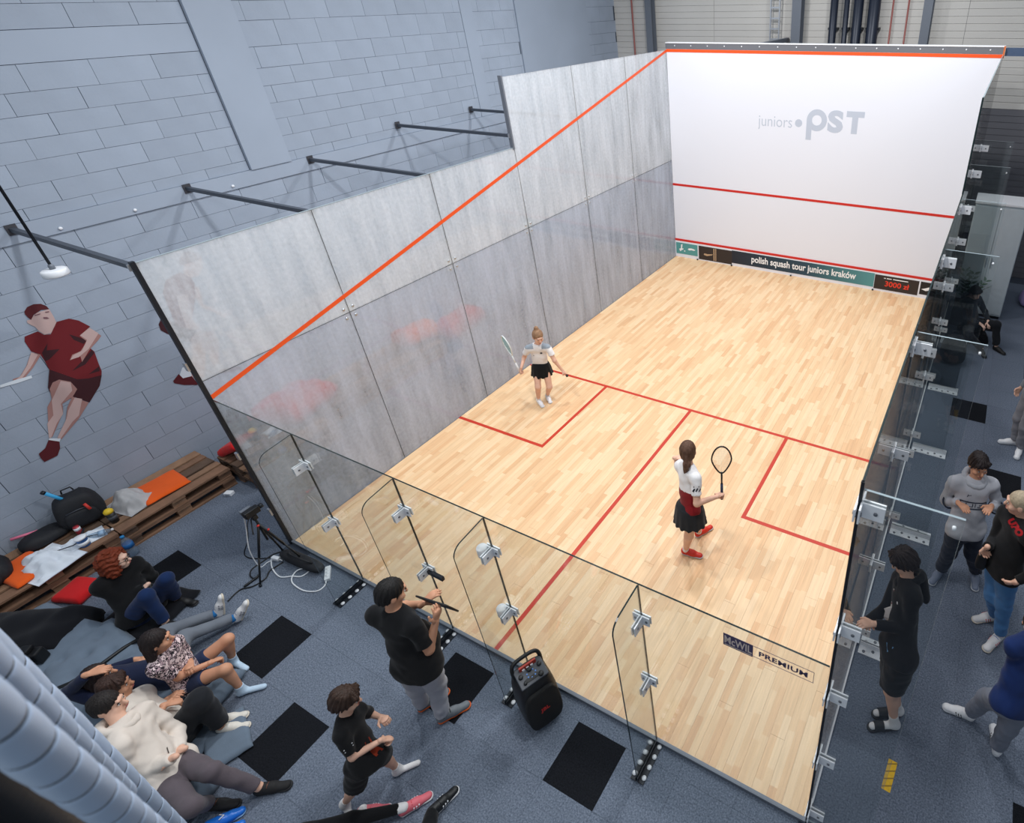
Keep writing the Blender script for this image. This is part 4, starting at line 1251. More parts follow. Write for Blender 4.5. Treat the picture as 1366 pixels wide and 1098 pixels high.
def person(key, label, look, skin_kind='fair', hair=None, top=None, bottom=None, shoes=None, kid=0.0, build=1.0, hands=(0.5, 0.5), hand_up=(None, None), group=None, extra=None, dz=0.0):
    H, J = POSES[key]
    J = {k: np.array(v, float) + V3(0, 0, dz) for k, v in J.items()}
    s = H / 1.75
    root = V3(*((J['al'] + J['ar']) / 2)); root[2] = dz
    if min(J['hl'][2], J['hr'][2]) < 0.5:
        root[:2] = ((J['hl'] + J['hr']) / 2)[:2]
    T = thing('person', label, 'person', tuple(root), 0, group)
    sk = skin(skin_kind)
    P = (J['hl'] + J['hr']) / 2
    nk = J['nk']
    up = unit(nk - P)
    X = J['sr'] - J['sl']
    X = unit(X - up * (X @ up))
    Y = np.cross(up, X)
    Xh = unit(J['hr'] - J['hl'])
    b = build
    yaw, pitch = math.radians(look[0]), math.radians(look[1])
    roll = math.radians(look[2]) if len(look) > 2 else 0
    hf = V3(math.cos(yaw) * math.cos(pitch), math.sin(yaw) * math.cos(pitch), math.sin(pitch))
    hr_ = unit(np.cross(hf, V3(0, 0, 1)))
    hu = np.cross(hr_, hf)
    hr_, hu = hr_ * math.cos(roll) + hu * math.sin(roll), hu * math.cos(roll) - hr_ * math.sin(roll)
    RM = np.stack([hr_, hf, hu])
    hs = s * (1 + 0.22 * kid)
    hd = J['hd']
    def HP(x, y, z): return hd + (hr_ * x + hf * y + hu * z) * hs
    lerp = lambda a, c, t: a + (c - a) * t
    # ---- shapes shared by the body and the clothes
    lg_ = .85 if bottom and bottom[0] in ('trousers', 'leggings') else 1.0
    ag_ = .84 if top and top.get('sleeve', 1.9 if top['kind'] in ('hoodie', 'jacket', 'coat') else .6) > 1 else 1.0
    def torso(f, g, k=0.05, lo=None, belly=0.0, shoulder=True, clip=()):
        w = lambda t: lerp(P, nk, t)
        f.cone(w(.42), w(.78), .128 * s * b + g, .138 * s * b + g, (Y, .66), k=k, clip=clip)
        f.cone(w(.02), w(.45), .135 * s * b + g, .120 * s * b + g, (Y, .70), k=k, clip=clip)
        f.cone(J['hl'], J['hr'], .088 * s * b + g, .088 * s * b + g, None, k=k, clip=clip)
        if belly: f.ell(w(.28) + Y * .05 * s, V3(.15, .13, .17) * s * b * belly + g, np.stack([X, Y, up]), k=k, clip=clip)
        if shoulder:
            f.cone(lerp(J['sl'], nk, .12) - up * .02 * s, lerp(J['sr'], nk, .12) - up * .02 * s, .060 * s + g, .060 * s + g, k=k, clip=clip)
            f.cone(nk - up * .01 * s, lerp(nk, J['sl'], .7), .050 * s + g, .045 * s + g, k=k, clip=clip)
            f.cone(nk - up * .01 * s, lerp(nk, J['sr'], .7), .050 * s + g, .045 * s + g, k=k, clip=clip)
    bl = 0.5 + b * 0.5
    def arm(f, q, g0, g1, t=1.0, k=0.03, cuff=None):
        S_, E_, W_ = J['s' + q], J['e' + q], J['w' + q]
        if t <= 1.0:
            e = lerp(S_, E_, t)
            f.cone(S_, e, .052 * s * bl + g0, lerp(.052, .040, t) * s * bl + g1, k=k, clip=[(e, e - S_)] if t < 1 else [])
        else:
            f.cone(S_, E_, .052 * s * bl + g0, .040 * s * bl + g1, k=k)
            e = lerp(E_, W_, t - 1)
            f.cone(E_, e, .040 * s * bl + g1, lerp(.040, .027, t - 1) * s * bl + g1, k=k, clip=[(e, e - E_)])
    def leg(f, q, g0, g1, t=1.0, k=0.04, flare=0.0):
        A, K_, B = J['h' + q], J['k' + q], J['a' + q]
        if t <= 1.0:
            e = lerp(A, K_, t)
            f.cone(A, e, .086 * s * bl + g0, lerp(.086, .056, t) * s * bl + g1 + flare, k=k, clip=[(e, e - A)] if t < 1 else [])
        else:
            f.cone(A, K_, .086 * s * bl + g0, .056 * s * bl + g1, k=k)
            e = lerp(K_, B, t - 1)
            sh = unit(B - K_)
            back = K_ - A
            f.cone(K_, e, .054 * s * bl + g1, lerp(.054, .037, t - 1) * s * bl + g1 + flare, k=k, clip=[(e, sh)])
    def foot_frame(q):
        a, t_, kn = J['a' + q], J['t' + q], J['k' + q]
        d = unit(t_ - a)
        if a[2] - dz < .13 and t_[2] - dz < .1:
            return unit(V3(d[0], d[1], 0)), V3(0, 0, 1), V3(a[0], a[1], dz)
        u = kn - a
        u = unit(u - d * (u @ d))
        return d, u, a - u * .075 * s
    # ---- body
    f = Field(0.035 * s)
    torso(f, -.008 * s)
    for q in 'lr':
        f.cone(J['s' + q], J['e' + q], .052 * s * bl * ag_, .040 * s * bl * ag_)
        f.cone(J['e' + q], J['w' + q], .040 * s * bl * ag_, .025 * s, k=.02)
        f.cone(J['h' + q], J['k' + q], .086 * s * bl * lg_, .056 * s * bl * lg_)
        kn, an = J['k' + q], J['a' + q]
        f.cone(kn, an, .054 * s * bl * lg_, .034 * s * (lg_ + .1 if lg_ < 1 else 1), k=.03)
        th = unit(J['h' + q] - kn); sh = unit(an - kn)
        cb = th + sh
        cb = unit(cb) if np.linalg.norm(cb) > 0.2 else -Y
        cb = unit(cb - sh * (cb @ sh) + 1e-6)
        f.ell(lerp(kn, an, .32) + cb * .013 * s, V3(.043, .043, .1) * s * lg_, np.stack([np.cross(cb, sh), cb, sh]), k=.03)
        fd, fu, fb = foot_frame(q)
        fh = fb - fd * .055 * s
        f.cone(an, fh + fd * .05 * s + fu * .05 * s, .033 * s, .030 * s, k=.02)
        f.cone(fh + fd * .035 * s + fu * .036 * s, fh + fd * (.155 * H - .045 * s) + fu * .028 * s, .026 * s, .022 * s, (fu, .8), k=.02)
    f.cone(nk - up * .03 * s, lerp(nk, hd, .55), .058 * s, .052 * s, k=.03)
    # head: skull, face, jaw, nose, ears
    f.ell(HP(0, -.012, .028), V3(.076, .094, .090) * hs, RM, k=.02)
    f.ell(HP(0, .022, -.035), V3(.060, .070, .082) * hs, RM, k=.03)
    f.ell(HP(0, .052, -.085), V3(.036, .034, .030) * hs, RM, k=.03)
    f.cone(HP(0, .090, .012), HP(0, .112, -.026), .009 * hs, .015 * hs, k=.012)
    f.cone(HP(-.026, .088, .036), HP(.026, .088, .036), .012 * hs, .012 * hs, k=.018)
    for sx in (-1, 1):
        f.ell(HP(sx * .078, -.008, -.008), V3(.011, .022, .034) * hs, RM, k=.008)
        f.ell(HP(sx * .045, .062, -.03), V3(.024, .026, .026) * hs, RM, k=.02)
    f.cone(HP(-.018, .094, -.062), HP(.018, .094, -.062), .009 * hs, .009 * hs, k=.010)
    f.grid(0.0085 if s > .85 else 0.0075)
    Vb, Qb = f.nets()
    VV, QQ = [Vb], [Qb]
    n0 = len(Vb)
    for qi, q in enumerate('lr'):
        hu_ = hand_up[qi]
        if hu_ is None:
            hu_ = V3(0, 0, 1) if abs(unit(J['f' + q] - J['w' + q])[2]) < .8 else (X if q == 'r' else -X)
        hfld = hand_field(J['w' + q], J['f' + q], np.asarray(hu_, float), s * (1.0 + .1 * kid), hands[qi], 1.0 if q == 'r' else -1.0)
        hfld.grid(0.0052)
        v_, q_ = hfld.nets()
        VV.append(v_); QQ.append(q_ + n0); n0 += len(v_)
    obj('body', fast_mesh('body', np.concatenate(VV) - root, np.concatenate(QQ), sk), T)
    # face marks
    def dab(name, c, r, m, R=RM):
        V, F = superbox(1, 1, 1, 1.0, 10, 6)
        V = np.array(V) * np.array(r) * hs
        V = V @ R + c - root
        obj(name, fast_mesh(name, V, F, m), T)
    m_eye = mat('eye_dark', (40, 30, 28), 0.3)
    for sx in (-1, 1):
        dab('eye', HP(sx * .031, .086, .006), (.012, .006, .007), mat('eye_white', (226, 222, 218), 0.35))
        dab('iris', HP(sx * .031, .091, .006), (.0055, .004, .006), m_eye)
        if hair: dab('eyebrow', HP(sx * .032, .091, .028), (.018, .006, .005), hair_mat(hair[1]))
    dab('mouth', HP(0, .102, -.062), (.022, .006, .007), mat('lips', (176, 100, 92), 0.5))
    # ---- hair
    if hair:
        style, hc = hair[0], hair[1]
        hm = hair_mat(hc)
        hfld = Field(0.02)
        g = .010 if style != 'buzz' else .004
        if style == 'curly':
            hfld.ell(HP(0, -.03, .02), V3(.135, .135, .135) * hs, RM, clip=[(HP(0, .045, .0), hf + hu * -.15)])
            for sx in (-1, 1):
                hfld.ell(HP(sx * .10, -.02, -.06), V3(.055, .07, .09) * hs, RM, clip=[(HP(0, .045, 0), hf)])
            hfld.ell(HP(0, -.09, -.07), V3(.11, .07, .10) * hs, RM)
        else:
            nn = hf * .77 - hu * .64
            vol = {'short': .007, 'thick': .014, 'long': .009, 'pony': .008, 'bun': .007, 'buzz': .003}[style]
            rr = V3(.0765 + vol, .0945 + vol, .0905 + vol * 1.25) * hs
            hfld.ell(HP(0, -.012, .028), rr, RM, clip=[(HP(0, .083, .056), nn)], k=.006)
            ear = [(HP(0, -.03, -.03), hf * .6 - hu * .8)] if style in ('short', 'buzz', 'thick') else []
            hfld.ell(HP(0, -.012, .028), rr, RM, clip=[(HP(0, .014, 0), hf)] + ear, k=.006)
            lowz = -.055 if style == 'short' else -.075 if style in ('short', 'buzz', 'thick') else -.09
            hfld.ell(HP(0, -.022, -.012), V3(.0725 + vol, .080 + vol, .088) * hs, RM, clip=[(HP(0, -.004, 0), hf), (HP(0, 0, lowz), -hu)] + ear, k=.012)
            if style == 'thick':
                hfld.cone(HP(-.05, .06, .085), HP(.05, .07, .078), .026 * hs, .030 * hs, k=.02)
                hfld.ell(HP(.01, -.02, .105), V3(.06, .075, .03) * hs, RM, k=.03)
            if style == 'long':
                hfld.cone(HP(0, -.075, -.02), HP(0, -.085, -.22), .065 * hs, .05 * hs, (hf, .6))
                for sx in (-1, 1):
                    hfld.cone(HP(sx * .06, -.04, 0), HP(sx * .065, -.05, -.17), .035 * hs, .026 * hs)
            if style == 'pony':
                hfld.cone(HP(0, -.10, -.01), HP(.0, -.125, -.075), .034 * hs, .042 * hs)
                hfld.cone(HP(.0, -.125, -.075), HP(-.02, -.105, -.215), .042 * hs, .018 * hs)
            if style == 'bun':
                hfld.ell(HP(0, -.065, .135), V3(.034, .034, .034) * hs, RM)
                hfld.cone(HP(0, -.05, .10), HP(0, -.065, .13), .03 * hs, .026 * hs)
        cc = HP(0, -.02, .06)
        def strands(Xg):
            R_ = Xg - cc
            an_ = np.arctan2(R_ @ hr_, -(R_ @ hf) + .02)
            ra = np.linalg.norm(R_, axis=-1) / hs
            if style == 'curly':
                return wrinkle(.012 * hs, 80, 1.3)(Xg) + wrinkle(.006 * hs, 150, .4)(Xg)
            if style == 'buzz': return 0 * ra
            a_ = .0042 if style == 'thick' else .0026
            return a_ * hs * (np.sin(an_ * 17 + 40 * ra) + .8 * np.sin(an_ * 29 - 55 * ra + 1.0))
        hfld.grid(0.0065, strands)
        field_obj('hair', hfld, hm, T, root)
        if style == 'pony':
            bt = MB(); c = HP(0, -.112, -.045) - root
            bt.tube([c + (hr_ * math.cos(a) + hf * math.sin(a) * .8) * .036 * hs for a in np.linspace(0, 2 * math.pi, 13)[:-1]], .008 * hs, 6, True)
            bt.build('hair_tie', M_wht, T)
    # ---- trousers, shorts or skirt
    fields = {}
    if bottom:
        kind, m = bottom[0], bottom[1]
        f = Field(0.04)
        wc = lerp(P, nk, .13)
        clipw = [(wc, up)]
        g = bottom[2] if len(bottom) > 2 else .014
        if kind == 'skirt':
            wt, ln, ra, rb, rc = bottom[3] if len(bottom) > 3 else (.13, .25, .150, .196, .236)
            c = lerp(P, nk, wt)
            d = -up * .6 + V3(0, 0, -1) * .4
            d = unit(d)
            a0, a1 = c - d * .02 * s, c + d * ln * s
            am = c + d * .085 * s
            nf = Field(0.03)
            nf.cone(a0, am, ra * s, rb * s, (Y, .86), clip=[(a0, -d)])
            nf.cone(am, a1, rb * s, rc * s, (Y, .88), clip=[(a1, d)])
            cx_ = (a0 + a1) / 2
            def pleat(Xg):
                R_ = Xg - cx_
                an_ = np.arctan2(R_ @ Y, R_ @ X)
                tt = np.clip(((Xg - a0) @ d) / (.265 * s), 0, 1)
                return .008 * s * tt * np.sin(an_ * 13)
            nf.grid(0.0085, pleat)
            f = nf
        else:
            g0 = min(g, .010)
            f.cone(J['hl'], J['hr'], .086 * s * b + g0, .086 * s * b + g0, k=.05, clip=clipw)
            f.cone(P, wc, .134 * s * b + g0 * .6, .124 * s * b + g0 * .6, (Y, .72), k=.05, clip=clipw)
            t = {'trousers': 1.93, 'shorts': .86, 'short_shorts': .5, 'leggings': 1.92}[kind]
            for q in 'lr':
                leg(f, q, g, g * (.35 if kind == 'leggings' else 1.0) + (.014 if kind == 'shorts' else 0), t, k=.035, flare=.006 if kind == 'trousers' else 0)
            fo = .0046 if kind != 'leggings' else .001
            w3, w4 = wrinkle(fo, 21, H * 7), wrinkle(fo * .5, 45, H * 2)
            f.grid(0.0105, lambda Xg: w3(Xg) + w4(Xg))
        field_obj({'trousers': 'trousers', 'shorts': 'shorts', 'short_shorts': 'shorts', 'leggings': 'leggings', 'skirt': 'skirt'}[kind], f, m, T, root)
        fields['bottom'] = f
    # ---- shirt, hoodie or jacket
    if top:
        kind, m = top['kind'], top['mat']
        g = {'tee': .014, 'jersey': .012, 'hoodie': .022, 'jacket': .020, 'coat': .024}[kind] * (0.75 + .25 * s)
        sl = top.get('sleeve', {'tee': .62, 'jersey': .5, 'hoodie': 1.92, 'jacket': 1.94, 'coat': 1.9}[kind])
        hem = lerp(P, nk, top.get('hem', -.02))
        f = Field(0.03)
        cl = [(hem, -up), (nk + up * .028 * s, up)]
        torso(f, g, .04, belly=top.get('belly', 0.0), clip=cl)
        if kind != 'jersey':
            f.cone(J['hl'], J['hr'], .091 * s * b + g + .006, .091 * s * b + g + .006, None, k=.04, clip=cl)
        if kind != 'jersey': f.cone(hem + up * .02, lerp(P, nk, .35), .140 * s * b + g * 1.3, .128 * s * b + g, (Y, .72), k=.05, clip=cl)
        for q in 'lr':
            arm(f, q, g * .8, g * (1.15 if sl < 1 else .6), sl, k=.016)
        fo = top.get('fold', .0048)
        w1, w2 = wrinkle(fo, 21, H * 5), wrinkle(fo * .55, 43, H * 3)
        f.grid(0.0105, lambda Xg: w1(Xg) + w2(Xg))
        o = field_obj({'tee': 't_shirt', 'jersey': 'jersey', 'hoodie': 'hoodie', 'jacket': 'jacket', 'coat': 'coat'}[kind], f, m, T, root, top.get('mi') and top['mi'](P - root, nk - root, up, X, Y, {k: v - root for k, v in J.items()}, s))
        fields['top'] = f
        if kind in ('hoodie', 'jacket') and top.get('hood', True):
            hfl = Field(0.03)
            c = nk + up * .012 * s
            ring = [c + up * .010 * s + (X * math.cos(a) * .098 + Y * (math.sin(a) * .088 - .012) + up * (-.060 * math.sin(a))) * s for a in np.linspace(-.3 * math.pi, 1.3 * math.pi + math.pi * .4, 15)]
            for i in range(len(ring) - 1):
                hfl.cone(ring[i], ring[i + 1], .024 * s, .024 * s)
            hfl.cone(c - Y * .115 * s - up * .0 * s, c - Y * .155 * s - up * .11 * s, .070 * s, .055 * s, (Y, .6))
            hfl.grid(0.009, wrinkle(.003, 30, 2.0))
            field_obj('hood', hfl, top.get('hood_mat', m[0] if isinstance(m, list) else m), T, root)
    # ---- shoes or socks
    if shoes:
        for q in 'lr':
            a, t_ = J['a' + q], J['t' + q]
            kn = J['k' + q]
            d, u, base = foot_frame(q)
            L = .162 * H
            heel, toe = base - d * .055 * s, base - d * .055 * s + d * L
            kind, m = shoes[0], shoes[1]
            x = np.cross(d, u)
            if kind == 'shoe' or kind == 'slide':
                so = Field(0.02)
                so.cone(heel + d * .035 * s + u * .013, heel + d * L * .5 + u * .013, .036 * s, .036 * s, (u, .36))
                so.cone(heel + d * L * .5 + u * .013, toe - d * .042 * s + u * .015, .036 * s, .045 * s, (u, .34))
                so.grid(0.006)
            if kind == 'shoe':
                sh = Field(0.03)
                sh.cone(heel + d * .035 * s + u * .045 * s, heel + d * L * .55 + u * .040 * s, .036 * s, .036 * s)
                sh.cone(heel + d * L * .5 + u * .036 * s, toe - d * .040 * s + u * .028 * s, .036 * s, .036 * s, (u, .75))
                sh.cone(heel + d * .045 * s + u * .07 * s, heel + d * L * .5 + u * .052 * s, .038 * s, .030 * s, clip=[(heel + u * .098 * s, u)])
                sh.grid(0.0075, None, [(base + u * .012, -u)])
                so_ = field_obj('shoe', sh, m, T, root)
                o2 = field_obj('sole', so, shoes[2], so_, root)
                lc = MB()
                for i in range(3):
                    c = heel + d * L * (.42 + .09 * i) + u * (.088 - .013 * i) * s - root
                    lc.tube([c - x * .024 * s - u * .006 * s, c + u * .003 * s, c + x * .024 * s - u * .006 * s], .0045 * s, 5)
                lc.build('laces', shoes[3] if len(shoes) > 3 else M_wht, so_)
                if len(shoes) > 4 and shoes[4] is not None:
                    st = MB()
                    for i in range(3):
                        for sx in (-1, 1):
                            c = heel + d * L * (.40 + .075 * i) - root
                            pts = np.array([c + root + x * sx * .09 * s + u * .025 * s, c + root + x * sx * .09 * s + d * .012 * s + u * .062 * s])
                            pp = sh.drop(pts, -x * sx, .12) - root
                            st.tube([pp[0], pp[1]], .0055 * s, 5)
                    st.build('stripe', shoes[4], so_)
            elif kind == 'sock':
                sh = Field(0.03)
                sh.cone(heel + d * .032 * s + u * .036 * s, toe - d * .035 * s + u * .026 * s, .036 * s, .031 * s, (u, .85))
                e = lerp(a, kn, .22)
                sh.cone(a, e, .042 * s, .043 * s, clip=[(e, kn - a)])
                sh.cone(heel + d * .035 * s + u * .045 * s, a, .040 * s, .040 * s)
                sh.grid(0.0075)
                field_obj('sock', sh, m, T, root)
            elif kind == 'slide':
                sh = Field(0.03)
                sh.cone(heel + d * .035 * s + u * .05 * s, toe - d * .042 * s + u * .042 * s, .034 * s, .030 * s, (u, .85))
                e = lerp(a, kn, .26)
                sh.cone(a, e, .040 * s, .042 * s, clip=[(e, kn - a)])
                sh.cone(heel + d * .04 * s + u * .06 * s, a, .038 * s, .038 * s)
                sh.grid(0.0075)
                field_obj('sock', sh, shoes[2], T, root)
                sl_ = field_obj('sandal', so, m, T, root)
                bd = Field(0.01)
                bd.cone(heel + d * L * .5 + u * .045 * s, heel + d * L * .78 + u * .040 * s, .043 * s, .040 * s, (u, .95), clip=[(heel + d * L * .5, -d), (heel + d * L * .8, d)])
                bd.grid(0.0065, None, [(base + u * .012, -u)])
                field_obj('strap', bd, m, sl_, root)
            if kind == 'shoe' and len(shoes) > 5 and shoes[5] is not None:
                e = lerp(a, kn, .16)
                sf = Field(0.02).cone(a, e, .040 * s, .042 * s, clip=[(e, kn - a)])
                sf.grid(0.0075)
                field_obj('sock', sf, shoes[5], T, root)
    ctx = dict(T=T, root=root, J=J, P=P, nk=nk, up=up, X=X, Y=Y, s=s, hs=hs, HP=HP, hf=hf, hr=hr_, hu=hu, RM=RM, fields=fields, H=H)
    if extra: extra(ctx)
    return T

def hair_mat(rgb):
    return mat('hair_%d_%d_%d' % rgb, rgb, 0.55, var=0.25, vscale=40, bump=0.4, bscale=120, spec=0.3)

def decal(ctx, which, body, size, origin, xdir, ydir, m, name='lettering', bold=0.004, push=0.004, align='CENTER', sx=1.0, parent=None, mesh=None, start=0.35):
    """flat print laid onto a garment: flat outline at origin, dropped along its normal until it meets the cloth"""
    me = text_mesh(name, body, size, m, 0.0, bold, align, sx) if mesh is None else mesh
    co = np.array([v.co[:] for v in me.vertices])
    xd, yd = unit(xdir), unit(ydir)
    n = unit(np.cross(xd, yd))
    Wp = origin + co[:, :1] * xd + co[:, 1:2] * yd + n * start
    Wp = ctx['fields'][which].drop(Wp, -n, 0.6) + n * push
    miss = ctx['fields'][which].sample(Wp - n * push) > .012
    for v, p in zip(me.vertices, Wp - ctx['root']):
        v.co = p
    if miss.any():
        bm = bmesh.new(); bm.from_mesh(me); bm.verts.ensure_lookup_table()
        bmesh.ops.delete(bm, geom=[bm.verts[i] for i in np.nonzero(miss)[0]], context='VERTS')
        bm.to_mesh(me); bm.free()
    me.update()
    return obj(name, me, ctx['T'] if parent is None else parent)

def patch_mesh(name, polys, m):
    b = MB()
    for p in polys:
        b._add([(x, y, 0) for x, y in p], [tuple(range(len(p)))])
    return b.mesh(name, m)
# ------------------------------------------------------------------ who is in the hall
def racket(name, label, grip, axis, normal, fr_m, string_m, grip_m, shape='tear', length=0.685, loc=None):
    a, n = unit(axis), unit(normal)
    n = unit(n - a * (n @ a))
    x = np.cross(a, n)
    g = np.asarray(grip, float)
    T = thing(name, label, 'racket', tuple(g if loc is None else loc))
    o = V3(*T.location)
    def P_(u, v): return g - o + x * u + a * v
    hl = 0.215
    vc = length - hl * .5 - .02
    b = MB()
    if shape == 'tear':
        tip = length - .01
        thr = length - .355
        pts = [(0, thr)]
        for t in np.linspace(0, 1, 22)[1:-1]:
            an = -math.pi / 2 + 2 * math.pi * t
            pts.append((0, 0))
        out = []
        for t in np.linspace(0, 2 * math.pi, 30, endpoint=False):
            yy = -math.cos(t)
            w = .098 * math.sin(t) * (0.62 + .38 * (yy + 1) / 2 + .25 * max(0, 1 - abs(yy)))
            out.append((w, thr + (yy + 1) / 2 * (tip - thr)))
        pts = out
    else:
        tip, thr = length - .01, length - .30
        pts = [(.095 * math.sin(t), (tip + thr) / 2 - math.cos(t) * (tip - thr) / 2) for t in np.linspace(0, 2 * math.pi, 30, endpoint=False)]
    b.tube([P_(*p) for p in pts], .0085, 8, True)
    b.build('frame', fr_m, T)
    sb = MB()
    ws = np.array(pts)
    for v in np.linspace(thr + .02, tip - .02, 15):
        i = np.argsort(abs(ws[:, 1] - v))[:6]
        w = abs(ws[i, 0]).mean()
        sb.tube([P_(-w, v), P_(w, v)], .0009, 4)
    for u in np.linspace(-.08, .08, 11):
        sel = ws[abs(abs(ws[:, 0]) - abs(u)) < .016]
        if len(sel) < 2: continue
        sb.tube([P_(u, max(sel[:, 1].min(), thr + .004)), P_(u, sel[:, 1].max())], .0009, 4)
    tag(sb.build('strings', string_m, T), kind='stuff')
    MB().tube([P_(0, thr + .01), P_(0, .17)], [.011, .010], 8).build('shaft', fr_m, T)
    if shape != 'tear':
        MB().tube([P_(-.05, thr + .045), P_(0, thr - .07)], .008, 8).tube([P_(.05, thr + .045), P_(0, thr - .07)], .008, 8).build('throat', fr_m, T)
    MB().tube([P_(0, .19), P_(0, -.02)], [.0145, .0165], 10).build('grip', grip_m, T)
    return T

black_c = cloth('black', (16, 17, 20))
white_c = cloth('white', (232, 230, 230))
m_navy = cloth('navy', (26, 34, 60))

def mi_zone(fn):
    return lambda P, nk, up, X, Y, J, s: (lambda C: fn(C, P, nk, up, X, Y, J, s))

def jersey_far(C, P, nk, up, X, Y, J, s):
    # grey shoulder panels on a white shirt
    out = np.zeros(len(C), int)
    for q in 'lr':
        d = J['e' + q] - J['s' + q]
        t = ((C - J['s' + q]) @ d) / (d @ d)
        near = np.linalg.norm(C - J['s' + q], axis=1) < .13 * s
        out[near & (t < .55) & (((C - J['s' + q]) @ up) > .012)] = 1
    return out
def girl_far_extra(c):
    dk = cloth('print_dark', (60, 66, 74))
    o = c['P'] + (c['nk'] - c['P']) * .74 + c['Y'] * .0
    decal(c, 'top', '', .03, o - c['X'] * .055, c['X'] * -1, c['up'], dk, 'chest_mark', mesh=patch_mesh('chest_mark', [[(-.016, -.012), (.016, -.012), (0, .018)]], dk))
    decal(c, 'top', '', .03, o + c['X'] * -.0 - c['up'] * .05 - c['X'] * -.045, -c['X'], c['up'], dk, 'chest_mark', mesh=patch_mesh('chest_mark', [[(-.028, -.009), (.028, -.009), (.028, .009), (-.028, .009)]], dk))
    decal(c, 'top', '', .03, o - c['X'] * .05, -c['X'], c['up'], dk, 'chest_mark', mesh=patch_mesh('chest_mark', [[(-.013, -.016), (.013, -.016), (.018, .008), (0, .022), (-.018, .008)]], dk))
    J = c['J']
    racket('squash_racket', 'teal and white squash racket in the right hand of the far girl', J['fr'] + V3(0, 0, -.02), V3(-.20, -.10, 1.0), V3(.34, .92, -.1), mat('racket_white', (226, 232, 232), .35), mat('teal_strings', (60, 150, 140), .5), mat('white_grip', (214, 214, 214), .8))
    b = MB()
    V, F = superbox(.022, .022, .022, 1.0, 12, 8)
    b._add(V, F, True)
    o = b.build('squash_ball', M_black, None, tuple(J['fl'] + V3(.035, -.01, -.03)))
    tag(o, 'small black squash ball in the left hand of the far girl', 'ball')
person('girl_far', 'girl with blond topknot in white jersey and black skirt facing us on court', (-32, -22), 'fair',
       ('bun', (150, 116, 88)), dict(kind='jersey', mat=[white_c, cloth('grey_panel', (146, 156, 166))], sleeve=.6, hem=.07, mi=mi_zone(jersey_far)),
       ('skirt', black_c, 0, (.12, .235, .148, .188, .222)), ('shoe', mat('white_shoe', (236, 236, 238), .5), M_wht, M_wht, None, white_c), kid=.8, hands=(.9, .9), extra=girl_far_extra, dz=.013)

def jersey_near(C, P, nk, up, X, Y, J, s):
    t = ((C - P) @ up) / np.linalg.norm(nk - P)
    near_arm = np.min([np.linalg.norm(C - (J['s' + q] + J['e' + q]) / 2, axis=1) for q in 'lr'], 0) < .1 * s
    return ((t < .5) & ~near_arm).astype(int)
def girl_near_extra(c):
    J = c['J']
    dk = cloth('print_dark2', (34, 36, 44))
    ua = unit(J['er'] - J['sr'])
    o = J['sr'] + (J['er'] - J['sr']) * .42
    view = unit(V3(6.63, -2.05, 5.54) - o)
    xd = unit(np.cross(ua, view)); 
    decal(c, 'top', '', .03, o, xd, ua, dk, 'sleeve_print', mesh=patch_mesh('sleeve_print', [
        [(-.05, -.005), (-.03, .02), (-.02, .015), (-.04, -.012)], [(-.02, -.02), (.0, .015), (.012, .01), (-.008, -.026)], [(.01, -.015), (.03, .02), (.045, .012), (.025, -.02)],
        [(-.03, -.035), (.03, -.03), (.03, -.042), (-.03, -.047)]], dk))
    racket('squash_racket', 'black and blue squash racket held upright by the near girl', J['fr'] + V3(0, 0, -.06), V3(-.03, .06, 1.0), V3(.45, -.85, .35), mat('racket_black', (20, 22, 26), .3), mat('pale_strings', (196, 190, 176), .5), mat('blue_black_grip', (30, 44, 74), .7))
person('girl_near', 'girl with dark ponytail in white and red jersey seen from behind on court', (112, -4), 'fair',
       ('pony', (86, 60, 46)), dict(kind='jersey', mat=[white_c, cloth('dark_red', (128, 22, 28))], sleeve=.66, hem=.0, mi=mi_zone(jersey_near)),
       ('skirt', cloth('charcoal', (34, 35, 38)), 0, (.03, .205, .172, .194, .222)), ('shoe', mat('red_shoe', (206, 44, 26), .5), mat('grey_white_sole', (206, 206, 212), .5), mat('orange_lace', (226, 96, 40), .6), None, white_c), kid=.4, hands=(.6, 1.1), extra=girl_near_extra, dz=.013)

def man_extra(c):
    J = c['J']
    T = thing('tablet', 'dark tablet held up in both hands by the man filming', 'tablet', (3.375, -.42, 1.42))
    a = unit(V3(.338, .048, 0))
    v = unit(V3(6.63, -2.05, 5.54) - V3(3.375, -.42, 1.42))
    h = unit(v - a * (v @ a) + V3(0, 0, .12)); h = unit(h - a * (h @ a))
    n = np.cross(a, h)
    M = frame_T((0, 0, 0), a, h, n)
    MB().box(-.15, .15, -.10, .10, -.007, .007, M).build('case', M_black, T, bevel=.004)
    MB().box(-.137, .137, -.088, .088, -.0085, -.0071, M).build('screen', mat('dark_screen', (20, 26, 36), .15), T)
    MB().lathe([(.010, .007), (.010, .010), (.006, .011)], 12, T=M @ Matrix.Translation((.12, .075, 0))).build('lens', M_dark, T)
person('man_film', 'man in black T-shirt and grey joggers filming through the back glass', (72, -20), 'tan',
       ('short', (22, 20, 20)), dict(kind='tee', mat=black_c, sleeve=.74, hem=-.10, belly=1.05, fold=.005),
       ('trousers', cloth('joggers_grey', (172, 173, 182)), .018), ('shoe', mat('grey_trainer', (110, 116, 122), .6), mat('orange_sole', (236, 104, 30), .5), M_black, None, black_c), build=1.12, hands=(.35, .35), extra=man_extra)

